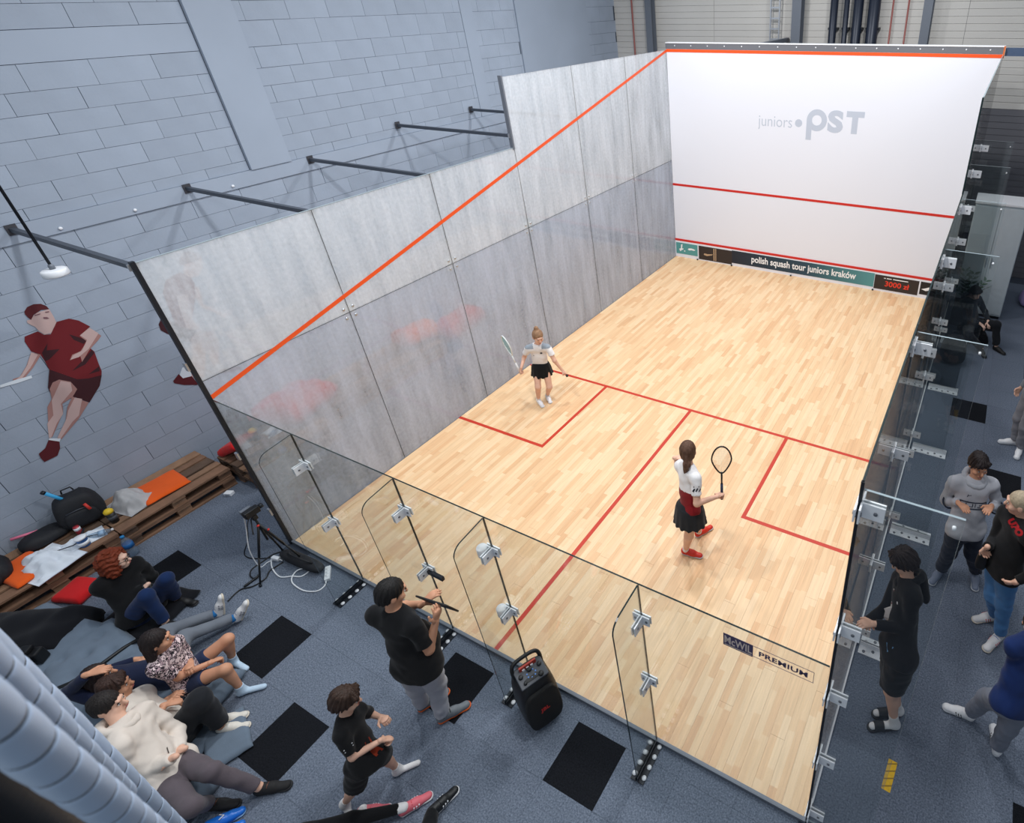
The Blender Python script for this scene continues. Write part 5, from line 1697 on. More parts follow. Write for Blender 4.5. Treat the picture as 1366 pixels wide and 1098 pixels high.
def boy_extra(c):
    J = c['J']; w = cloth('white_trim', (214, 216, 220))
    ua = unit(J['er'] - J['sr']); o = J['sr'] + (J['er'] - J['sr']) * .45
    view = unit(V3(6.63, -2.05, 5.54) - o); xd = unit(np.cross(ua, view))
    decal(c, 'top', '', .03, o, xd, ua, w, 'sleeve_stripe', mesh=patch_mesh('sleeve_stripe', [[(-.035, .0), (.03, .012), (.03, .020), (-.035, .008)], [(-.035, -.022), (.03, -.010), (.03, -.002), (-.035, -.014)]], w))
    r = cloth('rust', (132, 46, 24))
    decal(c, 'top', '', .03, c['P'] + (c['nk'] - c['P']) * .28 + c['X'] * .03, -c['X'], c['up'], r, 'front_panel', mesh=patch_mesh('front_panel', [[(-.02, -.07 + .02 * i), (.035, -.07 + .02 * i), (.035, -.05 + .02 * i), (-.02, -.05 + .02 * i)] for i in range(7)], r))
person('boy', 'boy in black T-shirt and black shorts walking in white socks', (48, -22), 'fair',
       ('thick', (58, 42, 34)), dict(kind='tee', mat=black_c, sleeve=.8, hem=-.12), ('shorts', black_c, .022), ('sock', white_c), kid=.9, hands=(.9, 1.0), extra=boy_extra)

def glasses(c, m):
    b = MB(); HP, root = c['HP'], c['root']
    for sx in (-1, 1):
        b.tube([HP(sx * .033 + .022 * math.cos(t), .104 - .006 * abs(math.cos(t)), .004 + .017 * math.sin(t)) - root for t in np.linspace(0, 2 * math.pi, 14)[:-1]], .003, 5, True)
        b.tube([HP(sx * .056, .098, .01) - root, HP(sx * .082, .04, .012) - root, HP(sx * .084, -.012, .006) - root], .003, 5)
    b.tube([HP(-.011, .106, .006) - root, HP(.011, .106, .006) - root], .003, 5)
    b.build('glasses', m, c['T'])
def red_extra(c):
    glasses(c, M_black)
    J = c['J']
    b = MB(); w = J['wr']; d = unit(J['wr'] - J['er']); p = unit(np.cross(d, V3(0, 0, 1))); q = np.cross(d, p)
    b.tube([w - d * .015 + (p * math.cos(t) + q * math.sin(t)) * .030 - c['root'] for t in np.linspace(0, 2 * math.pi, 13)[:-1]], .006, 6, True)
    b.build('bracelet', M_dark, c['T'])
person('redhead', 'seated woman with curly red hair, glasses, black cardigan and blue jeans', (52, -6), 'pale',
       ('curly', (112, 46, 22)), dict(kind='coat', mat=black_c, hem=-.12, belly=.8), ('trousers', cloth('dark_denim', (20, 42, 82)), .012),
       ('shoe', mat('black_shoe', (18, 18, 20), .6), mat('black_sole', (26, 26, 28), .6), M_black), hands=(.8, .35), extra=red_extra, build=1.1)

def leopard_mat():
    m = bpy.data.materials.new('cloth_leopard'); m.use_nodes = True
    N, L = m.node_tree.nodes, m.node_tree.links
    tc = N.new('ShaderNodeTexCoord'); n = N.new('ShaderNodeTexNoise'); n.inputs['Scale'].default_value = 34; n.inputs['Detail'].default_value = 1.5; n.inputs['Distortion'].default_value = .8
    L.new(tc.outputs['Object'], n.inputs['Vector'])
    r = N.new('ShaderNodeValToRGB'); r.color_ramp.interpolation = 'CONSTANT'
    e = r.color_ramp.elements
    e[0].color = lin(226, 206, 208); e[1].position = .46; e[1].color = lin(34, 26, 36)
    k = e.new(.56); k.color = lin(196, 168, 176)
    k = e.new(.62); k.color = lin(44, 32, 44)
    k = e.new(.68); k.color = lin(226, 206, 208)
    L.new(n.outputs['Fac'], r.inputs[0]); L.new(r.outputs[0], N['Principled BSDF'].inputs['Base Color']); N['Principled BSDF'].inputs['Roughness'].default_value = .9
    return m
person('leopard', 'seated girl in leopard print T-shirt, denim shorts and pale blue socks', (58, -8), 'tan',
       ('long', (34, 26, 26)), dict(kind='tee', mat=leopard_mat(), sleeve=.7, hem=-.02), ('short_shorts', cloth('denim_navy', (40, 50, 78)), .012), ('sock', cloth('pale_blue', (190, 212, 232))), kid=.4, hands=(.6, .6))

grey_j = cloth('grey_denim', (112, 118, 128))
person('navy_recline', 'dark haired person in navy top and grey jeans reclining behind the girl in leopard print', (62, -4), 'tan',
       ('long', (40, 28, 26)), dict(kind='hoodie', mat=m_navy, hood=False), ('trousers', grey_j, .012), ('shoe', mat('white_velcro', (222, 222, 224), .5), mat('cream_sole', (216, 206, 190), .6), mat('blue_strap', (36, 70, 130), .6), mat('navy_stripe', (30, 40, 70), .6), cloth('blue_sock', (40, 110, 170))), hands=(.4, .15))
person('cream_shirt', 'brown haired person in cream shirt and black trousers seated between two others', (56, -4), 'tan',
       ('thick', (58, 40, 34)), dict(kind='hoodie', mat=cloth('cream', (222, 214, 204)), hood=False, sleeve=1.5, hem=.0), ('trousers', cloth('black_trousers', (30, 32, 37)), .03), ('shoe', mat('offwhite_shoe', (222, 216, 206), .55), mat('cream_sole', (216, 206, 190), .6), M_wht, None, None), hands=(.5, .5))
def beige_extra(c):
    dk = cloth('pocket_shadow', (70, 62, 60))
    o = c['P'] + (c['nk'] - c['P']) * .30 + c['X'] * .06
    decal(c, 'top', '', .03, o, -c['X'], c['up'], dk, 'pocket_slit', mesh=patch_mesh('pocket_slit', [[(-.03 + .012 * i, -.05 + .018 * i), (-.022 + .012 * i, -.05 + .018 * i), (-.01 + .012 * i, -.032 + .018 * i), (-.018 + .012 * i, -.032 + .018 * i)] for i in range(5)], dk))
person('beige_hoodie', 'man in beige hoodie and brown-grey trousers sitting with one leg stretched out', (46, -6), 'fair',
       ('short', (34, 29, 28)), dict(kind='hoodie', mat=cloth('beige', (216, 206, 196)), hem=-.06, belly=.45, fold=.0085), ('trousers', cloth('mauve_grey', (92, 84, 90)), .012), ('shoe', mat('black_suede', (26, 25, 27), .8), mat('black_sole', (26, 26, 28), .6), mat('brown_lace', (110, 64, 44), .6)), hands=(.6, .6), extra=beige_extra, build=1.0)

def hoodie_extra(c):
    dk = cloth('navy_print', (52, 56, 72))
    o = c['P'] + (c['nk'] - c['P']) * .58
    polys = [[(x, z), (x + .026, z), (x + .026, z + .012), (x, z + .012)] for z in (.026, -.040) for x in [-.13 + .026 * i for i in range(10)]] + [[(-.13, -.036), (-.12, -.036), (-.12, .03), (-.13, .03)], [(.12, -.036), (.13, -.036), (.13, .03), (.12, .03)],
             [(-.09, -.018), (-.082, -.018), (-.07, .02), (-.078, .02)], [(-.055, -.018), (-.02, -.018), (-.02, -.010), (-.055, -.010)], [(-.02, -.018), (-.012, -.018), (-.012, .02), (-.02, .02)], [(.005, -.018), (.013, -.018), (.013, .02), (.005, .02)], [(.03, -.018), (.07, -.018), (.07, -.01), (.03, -.01)], [(.045, .0), (.085, .0), (.085, .008), (.045, .008)]]
    decal(c, 'top', '', .03, o, -c['X'], c['up'], dk, 'chest_print', push=.007, mesh=patch_mesh('chest_print', polys, dk))
    decal(c, 'top', '', .03, o + c['up'] * .085 + c['X'] * .06, -c['X'], c['up'], dk, 'chest_print', mesh=patch_mesh('chest_print', [[(-.02, 0), (-.014, 0), (.0, .05), (-.006, .05)], [(-.006, .05), (0, .05), (.02, .02), (.014, .02)], [(-.015, .012), (.018, .020), (.018, .026), (-.015, .018)]], dk))
    for q in 'lr':
        J = c['J']; d = unit(J['w' + q] - J['e' + q]); e = J['e' + q] + (J['w' + q] - J['e' + q]) * .3
        p = unit(np.cross(d, V3(0, 0, 1))); w = np.cross(d, p)
        b = MB(); b.tube([e + (p * math.cos(t) + w * math.sin(t)) * .068 - c['root'] for t in np.linspace(0, 2 * math.pi, 17)[:-1]], .009, 6, True)
        b.build('sleeve_band', mat('navy_band', (34, 40, 58), .8), c['T'])
person('hoodie_boy', 'boy in light grey hoodie gesturing with both hands beside the court', (-62, -12), 'tan',
       ('thick', (36, 28, 28)), dict(kind='hoodie', mat=cloth('heather_grey', (178, 179, 186)), hem=-.10, hood_mat=cloth('heather_grey_hood', (168, 170, 177)), fold=.006), ('trousers', cloth('dark_jeans', (38, 44, 60)), .024), ('shoe', mat('grey_blue_shoe', (120, 130, 150), .6), mat('pale_sole', (190, 194, 200), .6)), hands=(.2, .2), extra=hoodie_extra)

def blond_extra(c):
    r = cloth('red_letters', (156, 24, 30))
    o = V3(7.514, 2.416, 1.318)
    n = unit(V3(6.63, -2.05, 5.54) - o)
    xd = V3(7.564, 2.394, 1.267) - V3(7.459, 2.439, 1.367); xd = unit(xd - n * (xd @ n)); yd = np.cross(n, xd)
    decal(c, 'top', 'UPO', .075, o - .02 * xd, xd, yd, r, 'lettering', bold=.006, sx=1.0)
    J = c['J']
    b = MB(); p = J['fr'] - c['root'] * 0
    T = thing('wrist_pouch', 'small black pouch hanging from the hand of the man in blue jeans', 'pouch', tuple(p + V3(0, 0, -.02)))
    V, F = superbox(.05, .03, .11, .5, 14, 8)
    b._add([(v[0], v[1], v[2] - .12) for v in V], F, True); b.build('case', M_black, T)
    MB().tube([(-.03, 0, .02), (-.035, 0, -.03), (0, .0, -.05), (.035, 0, -.03), (.03, 0, .02), (0, 0, .035)], .006, 6, True).build('strap', M_black, T)
    MB().tube([(0, 0, -.22), (.01, 0, -.28), (.035, 0, -.30), (.03, 0, -.26)], .005, 6).build('tail', M_black, T)
multi = mat('white_multi_shoe', (224, 222, 222), .55)
person('blond_man', 'man with cropped fair hair, black sweatshirt with red letters and blue jeans', (178, -12), 'fair',
       ('buzz', (176, 160, 136)), dict(kind='hoodie', mat=cloth('black_sweat', (22, 22, 24)), hood=False, hem=-.08, belly=.7), ('trousers', cloth('blue_jeans', (74, 122, 172)), .014), ('shoe', multi, mat('cream_sole', (216, 206, 190), .6), mat('blue_patch', (40, 96, 176), .5), mat('red_patch', (190, 40, 44), .5), None), hands=(.5, .8), build=1.06, extra=blond_extra)
person('navy_tee', 'person in navy T-shirt and grey jeans bending in the corner by the right edge', (150, -40), 'tan',
       ('short', (40, 32, 30)), dict(kind='tee', mat=cloth('navy_tee', (24, 44, 92)), sleeve=.75, hem=-.10), ('trousers', cloth('washed_grey_jeans', (118, 124, 138)), .02), ('shoe', mat('white_shoe', (236, 236, 238), .5), mat('pale_sole', (190, 194, 200), .6), M_wht, M_black, None), hands=(.5, .5), build=1.05)
def jacket_extra(c):
    w = cloth('ribbon_pale', (206, 196, 192))
    o = c['P'] + (c['nk'] - c['P']) * .66
    decal(c, 'top', '', .03, o, -c['X'], c['up'], w, 'lanyard', mesh=patch_mesh('lanyard', [[(-.012, -.16 + .03 * i), (.012, -.16 + .03 * i), (.012, -.13 + .03 * i), (-.012, -.13 + .03 * i)] for i in range(9)], w), start=.16)
    rr = cloth('ribbon_red', (130, 60, 62))
    decal(c, 'top', '', .03, o, -c['X'], c['up'], rr, 'lanyard_stripe', push=.004, mesh=patch_mesh('lanyard_stripe', [[(-.012, -.03 + .05 * i), (.012, -.015 + .05 * i), (.012, .005 + .05 * i), (-.012, -.01 + .05 * i)] for i in range(3)], rr), start=.16)
    decal(c, 'top', '', .03, o - c['X'] * .09 + c['up'] * .03, -c['X'], c['up'], white_c, 'chest_mark', mesh=patch_mesh('chest_mark', [[(-.012, -.008), (.012, -.008), (.010, .010), (-.010, .010)]], white_c))
    lb = cloth('light_blue', (110, 160, 205))
    decal(c, 'top', '', .03, c['P'] + (c['nk'] - c['P']) * .06 - c['X'] * .10 + c['Y'] * .0, -c['X'], c['up'], lb, 'shirt_tail', mesh=patch_mesh('shirt_tail', [[(-.04, .03), (.04, .03), (.0, -.03)]], lb))
person('black_jacket', 'young man in open black jacket and shorts standing against the right glass wall', (196, -34), 'fair',
       ('thick', (40, 30, 28)), dict(kind='jacket', mat=black_c, hem=-.16), ('shorts', black_c, .03), ('slide', mat('black_sandal', (22, 24, 28), .6), white_c), hands=(.35, .35), extra=jacket_extra, build=1.04)
person('legging_person', 'person in black leggings and pink shoes lying with legs stretched at the lower edge', (30, 5), 'fair',
       ('long', (60, 44, 36)), dict(kind='hoodie', mat=cloth('dark_plum', (52, 40, 52))), ('leggings', black_c, .010), ('shoe', mat('pink_shoe', (214, 104, 116), .6), mat('white_sole', (226, 226, 228), .5), mat('red_lace', (200, 44, 50), .6), M_wht, white_c))
person('black_shoe_person', 'person in black trousers and black striped trainers stretched out at the lower edge', (45, 5), 'tan',
       ('short', (40, 32, 30)), dict(kind='tee', mat=cloth('grey_tee', (90, 94, 102))), ('trousers', black_c, .012), ('shoe', mat('black_trainer', (20, 22, 25), .5), mat('white_sole', (226, 226, 228), .5), M_black, M_wht, black_c))
person('seated_dark', 'person in dark clothes sitting low behind the right glass wall', (-40, -25), 'pale',
       ('thick', (30, 26, 26)), dict(kind='hoodie', mat=cloth('dark_slate', (34, 40, 48))), ('trousers', cloth('black_trousers', (30, 32, 37)), .02), ('shoe', mat('black_shoe', (18, 18, 20), .6), mat('black_sole', (26, 26, 28), .6), M_black))
person('white_shoe_person', 'person in grey trousers and white shoes standing at the right edge of view', (200, 0), 'fair',
       ('short', (70, 54, 44)), dict(kind='hoodie', mat=cloth('plain_grey', (120, 124, 132))), ('trousers', cloth('warm_grey', (128, 128, 134)), .024), ('shoe', mat('white_shoe', (236, 236, 238), .5), mat('pale_sole', (190, 194, 200), .6), M_wht))
# ------------------------------------------------------------------ pallet bench along the block wall and what lies on it
M_pal = [mat('pallet_wood_%d' % i, c, 0.85, var=0.18, vscale=7, bump=0.3, bscale=60, rand=0.16) for i, c in enumerate(((142, 110, 86), (122, 92, 72), (98, 78, 64)))]
def pallet_parts():
    P = []
    ys = [-0.6 + 0.0725, 0.0, 0.6 - 0.0725]
    for x, w in ((-0.327, .145), (-0.165, .10), (0, .145), (0.165, .10), (0.327, .145)):
        P.append(('deck_board', MB().box(x - w / 2, x + w / 2, -.6, .6, .122, .144)))
    for y in ys:
        P.append(('stringer_board', MB().box(-.4, .4, y - .0725, y + .0725, .100, .1215)))
    for x in (-.3275, 0, .3275):
        for y in ys:
            P.append(('block', MB().box(x - (.05 if x else .0725), x + (.05 if x else .0725), y - .0725, y + .0725, .022, .0995)))
    for x in (-.35, 0, .35):
        P.append(('base_board', MB().box(x - .05, x + .05, -.6, .6, 0, .0215)))
    return [(n, b.mesh(n, M_pal[i % 3])) for i, (n, b) in enumerate(P)]
PP = pallet_parts()
def pallet(x, y, z, rz, label):
    t = thing('pallet', label, 'pallet', (x, y, z), math.radians(rz), 'wooden pallets stacked as a bench')
    for i, (n, me) in enumerate(PP):
        obj(n, me, t, (random.uniform(-.003, .003), random.uniform(-.006, .006), 0))
for x, y, nm in ((-2.075, -2.73, 'at the left edge of the picture, beside the striped racket bag'), (-2.075, -1.515, 'under the white hooded top'), (-2.075, -0.30, 'under the flat orange cushion'),
                 (-1.66, 0.955, 'with its corner sticking out by the black corner post'), (-2.075, 2.18, 'behind the dusty side glass, nearest the mural foot'), (-2.075, 3.40, 'farthest along behind the dusty side glass')):
    for k in (0, 1):
        pallet(x, y, 0.1445 * k, random.uniform(-.6, .6), ('upper' if k else 'lower') + ' wooden pallet ' + nm)
ZT = 0.2895

def cushion(name, label, lx, ly, h, m, loc, rz=0, tufts=(), lump=0.0, seed=0, rx=0.0, ry=0.0, group=None, cat='cushion', flop=0.0):
    o = obj(name, pad_mesh(name, lx, ly, h, m, 20, 20, tufts, lump, seed, flop=flop), None, loc, (rx, ry, math.radians(rz)))
    return tag(o, label, cat, group)
c_or, c_red = cloth('orange_cushion', (226, 92, 30), .04), cloth('red_cushion', (196, 30, 34), .04)
c_gr, c_blk = cloth('slate_cushion', (104, 118, 134), .06), cloth('black_bean', (18, 20, 26), .06)
cushion('seat_cushion', 'flat orange cushion lying on the pallet bench', .47, .47, .05, c_or, (-2.06, -.29, ZT), -3)
cushion('seat_cushion', 'orange cushion tucked under the white hooded top on the pallets', .5, .36, .06, c_or, (-1.98, -1.62, ZT), 8)
cushion('seat_cushion', 'bright red cushion on the floor behind the red haired woman', .34, .3, .1, c_red, (-1.47, -1.46, .002), 20)
cushion('seat_cushion', 'red cushion leaning at the far pallet by the black corner post', .42, .36, .12, c_red, (-1.84, .58, ZT + .09), 10, ry=-.5)
cushion('floor_cushion', 'large red cushion seen through the dusty glass nearest the corner post', .85, .8, .35, c_red, (-2.02, 1.52, ZT), 12, lump=.05, seed=2, ry=-.2)
cushion('floor_cushion', 'orange cushion seen through the dusty glass, middle of three', .7, .6, .32, c_or, (-2.08, 3.75, ZT), -10, lump=.05, seed=4, ry=-.35)
cushion('floor_cushion', 'red cushion seen through the dusty glass, farthest from us', 1.0, .5, .35, c_red, (-2.15, 4.75, .002), -80, lump=.05, seed=6)
T4 = [(-.45, -.45), (.45, -.45), (-.45, .45), (.45, .45), (0, 0)]
cushion('floor_cushion', 'grey tufted cushion at the left, behind the black camera', .95, .75, .24, c_gr, (-.92, -1.98, .002), 8, T4, .03, 1)
cushion('floor_cushion', 'grey tufted cushion right below the red haired woman', .72, .62, .2, c_gr, (-.27, -1.80, .002), -6, T4, .02, 2)
cushion('floor_cushion', 'grey tufted cushion under the reclining person in navy', .9, .8, .15, c_gr, (.42, -1.78, .002), 3, T4, .02, 3)
cushion('floor_cushion', 'dark cushion under the red haired woman', .7, .62, .08, c_blk, (-.48, -1.28, .002), 18, (), .01, 4)
cushion('floor_cushion', 'grey flat cushion under the girl in leopard print', .62, .55, .13, c_gr, (.98, -1.56, .002), 20, (), .015, 5)
cushion('floor_cushion', 'grey flat cushion under the person in cream shirt', .5, .42, .06, c_gr, (1.31, -1.86, .002), 30, (), .015, 6)
cushion('bean_bag', 'grey bean bag under the man in the beige hoodie', .66, .6, .2, c_gr, (1.70, -2.18, .002), 10, (), .03, 7, cat='bean bag')
cushion('bean_bag', 'black bean bag on the floor before the pallets at the left edge', 1.0, .5, .30, c_blk, (-1.10, -1.94, .002), 30, (), .05, 8, cat='bean bag')
cushion('blanket', 'folded grey blanket on the floor beside the man in the beige hoodie', .46, .32, .05, c_gr, (1.63, -1.63, .002), -20, (), .0, 9, cat='blanket')
tag(obj('strap', MB().tube([(-.20, -2.18, .17), (-.05, -2.0, .2), (.0, -1.8, .205), (-.02, -1.6, .19), (-.07, -1.44, .12)], .018, 8).mesh('strap', M_black)), 'black strap across the grey tufted cushions', 'strap')

c_towel = cloth('grey_marl', (176, 176, 178), .05)
tag(obj('towel', heap_mesh('towel', .46, .36, .17, c_towel, 3), None, (-2.10, -.585, ZT), (0, 0, .2)), 'crumpled light grey towel on the pallets beside the orange cushion', 'towel')
t = thing('hooded_top', 'white hooded top thrown over the front of the pallet bench', 'clothing', (-1.88, -1.36, ZT))
obj('garment', heap_mesh('garment', .52, .46, .12, cloth('white_fleece', (214, 222, 232), .04), 9, fold=.6), t, (0.0, -.12, 0), (0, 0, .2))
obj('sleeve', heap_mesh('sleeve', .22, .42, .07, cloth('white_fleece', (214, 222, 232), .04), 12, fold=.5), t, (-.03, .20, 0), (0, 0, -.15))
MB().tube([(.02, .0, .09), (.07, .12, .075), (.05, .26, .07), (.08, .36, .03)], .006, 6).build('drawstring', M_dark, t)

def bag(name, label, sx, sy, sz, m, loc, rz, extras=True, e=.45):
    t = thing(name, label, 'bag', loc, math.radians(rz))
    V, F = superbox(sx / 2, sy / 2, sz / 2, e, 24, 14)
    V = [(v[0] * (1 - .12 * v[2] / (sz / 2)), v[1] * (1 - .12 * v[2] / (sz / 2)), v[2] + sz / 2 + .012 * mnoise.noise(Vector(v) * 9)) for v in V]
    obj('body', fast_mesh('body', V, F, m), t)
    if extras:
        V, F = superbox(sx * .36, sy * .16, sz * .26, .5, 18, 10)
        obj('front_pocket', fast_mesh('front_pocket', [(v[0], v[1] - sy * .46, v[2] + sz * .36) for v in V], F, m), t)
        MB().tube([(-sx * .25, -sy * .50, sz * .62), (0, -sy * .54, sz * .66), (sx * .25, -sy * .50, sz * .62)], .006, 6).build('zip', mat('zip_grey', (70, 74, 82), .5), t)
        for s in (-1, 1):
            MB().tube([(s * sx * .22, sy * .42, sz * .9), (s * sx * .26, sy * .58, sz * .66), (s * sx * .28, sy * .52, sz * .2), (s * sx * .3, sy * .44, sz * .06)], .014, 6).build('strap', m, t)
        MB().tube([(-.05, sy * .3, sz * .97), (-.04, sy * .3, sz * 1.08), (.04, sy * .3, sz * 1.08), (.05, sy * .3, sz * .97)], .009, 6).build('top_handle', m, t)
    return t
m_bagb = mat('black_nylon', (22, 24, 30), .7, bump=.2, bscale=200)
b_ = bag('backpack', 'black backpack leaning on the block wall, blue racket handle sticking out', .40, .30, .42, m_bagb, (-2.26, -.96, ZT), 75)
MB().tube([(-.04, -.24, .06), (-.10, -.36, .03), (-.02, -.42, .012), (.08, -.40, .012)], .012, 6).build('loose_strap', m_bagb, b_)
MB().tube([(.08, -.17, .32), (.10, -.2, .24)], .016, 6).build('pull_tab', mat('red_tab', (200, 50, 40), .6), b_)
t = thing('squash_racket', 'blue wrapped racket handle rising from the black backpack', 'racket', (-2.25, -.995, .64))
MB().tube([(0, 0, 0), (0, -.105, .225)], [.017, .019], 12).build('grip', mat('sky_blue_grip', (60, 166, 220), .6), t)
MB().tube([(0, -.105, .225), (0, -.118, .25)], [.021, .021], 12).build('butt_cap', M_dark, t)
MB().tube([(0, .06, -.13), (0, 0, 0)], .010, 10).build('shaft', M_steel, t)
bag('duffel_bag', 'low dark sports bag lying flat by the wall behind the pink racket', .42, .26, .14, m_bagb, (-2.31, -1.32, ZT), 85, False, .6)
t = bag('racket_bag', 'black racket bag with yellow straps at the left edge of the bench', .66, .42, .28, m_bagb, (-2.16, -1.98, ZT), 80, True, .5)
for k in range(5):
    MB().tube([(-.25 + .1 * k, -.23, .06), (-.2 + .1 * k, -.19, .2), (-.16 + .1 * k, -.05, .285), (-.12 + .1 * k, .1, .29)], .014, 6).build('yellow_strap', mat('yellow_web', (214, 172, 34), .6), t)
racket('squash_racket', 'racket with pink grip and white frame lying across the bags', V3(-2.44, -1.50, .44), V3(.18, .62, -.10), V3(.2, .1, 1), mat('racket_white', (226, 232, 232), .35), mat('pale_strings', (196, 190, 176), .5), mat('pink_grip', (226, 120, 150), .6), shape='oval', length=.66)

def bottle(name, label, loc, rz, lying, h, r, body, cap, liquid=None, lbl=None):
    t = thing(name, label, 'bottle', loc)
    T = Matrix.Identity(4)
    if lying:
        T = Matrix.Rotation(math.radians(rz), 4, 'Z') @ Matrix.Translation((0, 0, r)) @ Matrix.Rotation(math.pi / 2, 4, 'Y')
    MB().lathe([(r * .8, 0), (r, .012), (r, h * .3), (r * .94, h * .36), (r, h * .42), (r, h * .66), (r * .75, h * .80), (r * .36, h * .90), (r * .34, h * .93)], 18, T=T).build('body', body, t)
    MB().lathe([(r * .42, h * .92), (r * .42, h * .99), (r * .38, h)], 14, T=T).build('cap', cap, t)
    if lbl: MB().lathe([(r * 1.012, h * .42), (r * 1.012, h * .64)], 18, T=T).build('label_band', lbl, t)
    return t
m_pet = glass_mat('clear_pet', tint=(.80, .88, .95), milk=.25, milk_rgb=(190, 205, 220))
m_bl = mat('blue_cap', (40, 130, 190), .4)
bottle('water_bottle', 'clear water bottle lying on the edge of the pallet bench', (-1.86, -1.10, ZT), 60, True, .22, .034, m_pet, M_wht, lbl=mat('pale_blue_label', (150, 180, 210), .5))
bottle('water_bottle', 'large blue capped water bottle standing on the floor before the pallets', (-1.56, -.92, .002), 0, False, .30, .048, m_pet, m_bl, lbl=mat('deep_blue_label', (24, 96, 160), .5))
t = thing('snack_tub', 'blue and white tub standing on the pallet bench', 'tub', (-1.80, -1.16, ZT))
MB().lathe([(.042, 0), (.046, .01), (.05, .11), (.052, .115)], 20).build('body', mat('tub_blue', (40, 90, 150), .4), t)
MB().lathe([(.0505, .03), (.0515, .075)], 20).build('label_band', M_wht, t)
MB().lathe([(.054, .115), (.054, .13), (.05, .134)], 20).build('lid', M_wht, t)
t = thing('shaker', 'black shaker bottle with yellow cap by the grey towel', 'bottle', (-1.92, -.83, ZT))
MB().lathe([(.036, 0), (.04, .01), (.044, .15)], 20).build('body', M_black, t)
MB().lathe([(.046, .15), (.046, .175), (.03, .195), (.02, .2)], 20).build('cap', mat('yellow_cap', (226, 190, 40), .45), t)
MB().lathe([(.0412, .05), (.0428, .10)], 20).build('label_band', mat('shaker_print', (70, 74, 80), .5), t)
t = thing('drink_can', 'small red and white can beside the racket with the pink grip', 'can', (-2.08, -1.10, ZT))
MB().lathe([(.024, 0), (.03, .008), (.03, .10), (.025, .112)], 18).build('body', mat('can_red', (176, 60, 70), .35, .3), t)
MB().lathe([(.0302, .06), (.0302, .098)], 18).build('label_band', M_wht, t)
t = thing('power_adapter', 'white power adapter on the carpet at the foot of the pallets', 'adapter', (-1.55, .13, .001), .4)
MB().box(-.05, .05, -.035, .035, 0, .05).build('case', M_wht, t, bevel=.008)
MB().box(-.03, .03, -.0365, -.035, .012, .038).build('socket_face', M_steel, t)
bag('gym_bag', 'black bag on the far pallet beside the red cushion', .34, .3, .34, m_bagb, (-1.42, .62, ZT), 30, True)

t = thing('camera', 'black photo camera with a large lens lying on the grey tufted cushion', 'camera', (-.60, -2.04, .225), math.radians(35))
t.scale = (1.5, 1.5, 1.5)
MB().box(-.07, .07, -.035, .035, 0, .095).build('body', M_black, t, bevel=.01)
MB().box(-.03, .03, -.03, .03, .095, .125).build('viewfinder', M_black, t, bevel=.008)
MB().lathe([(.036, .035), (.038, .06), (.042, .10), (.042, .19), (.046, .20)], 20, T=Matrix.Translation((0, 0, .048)) @ Matrix.Rotation(math.pi / 2, 4, 'X') @ Matrix.Rotation(math.pi, 4, 'Y') @ Matrix.Scale(-1, 4, (0, 0, 1))).build('lens', mat('lens_slate', (40, 46, 58), .4), t)
MB().box(-.05, -.02, -.02, .02, .095, .104).build('dial', M_grey_steel, t)

# ------------------------------------------------------------------ tripod, cables, speaker by the back glass
t = thing('tripod', 'black tripod with a small video camera at the corner of the back glass', 'tripod', (.24, -.27, 0))
for k, (x, y) in enumerate(((.04, -.28), (.17, .15), (-.21, .13))):
    l = MB().tube([(0, 0, .70), (x * .55, y * .55, .33)], .013, 8).tube([(x * .55, y * .55, .34), (x, y, .01)], .010, 8).build('leg', M_black, t)
    MB().lathe([(.014, 0), (.014, .025), (.010, .03)], 10).build('rubber_foot', M_dark, l, (x, y, 0))
MB().tube([(0, 0, .45), (0, 0, .80)], .012, 8).build('centre_column', M_black, t)
MB().box(-.03, .03, -.025, .025, .78, .84).build('pan_head', M_black, t, bevel=.006)
MB().tube([(0, 0, .80), (-.05, -.02, .77), (.13, -.12, .72)], .007, 6).build('pan_handle', M_black, t)
cm = MB().box(-.035, .035, -.075, .075, .845, .92).build('video_camera', M_black, t, bevel=.008)
MB().lathe([(.026, 0), (.028, .04)], 14, T=Matrix.Translation((0, .075, .885)) @ Matrix.Rotation(-math.pi / 2, 4, 'X')).build('lens', M_dark, cm)
MB().box(-.075, -.036, -.07, .03, .86, .92).build('flip_screen', M_grey_steel, cm)
for dy in (.0, .06):
    MB().lathe([(.012, 0), (.014, .012)], 10).build('red_knob', mat('red_knob', (214, 48, 40), .4), t, (.035, -.02 + dy, .70 - dy * 2))
V, F = superbox(.07, .34, .05, .6, 16, 10)
t = thing('tripod_bag', 'slim black bag lying along the foot of the back glass at its left corner', 'bag', (.42, -.15, .0), math.radians(-86))
obj('body', fast_mesh('body', [(v[0], v[1], v[2] + .05) for v in V], F, m_bagb), t)
MB().tube([(.0, -.2, .10), (.03, -.1, .14), (.03, .1, .14), (.0, .2, .10)], .010, 6).build('strap', m_bagb, t)

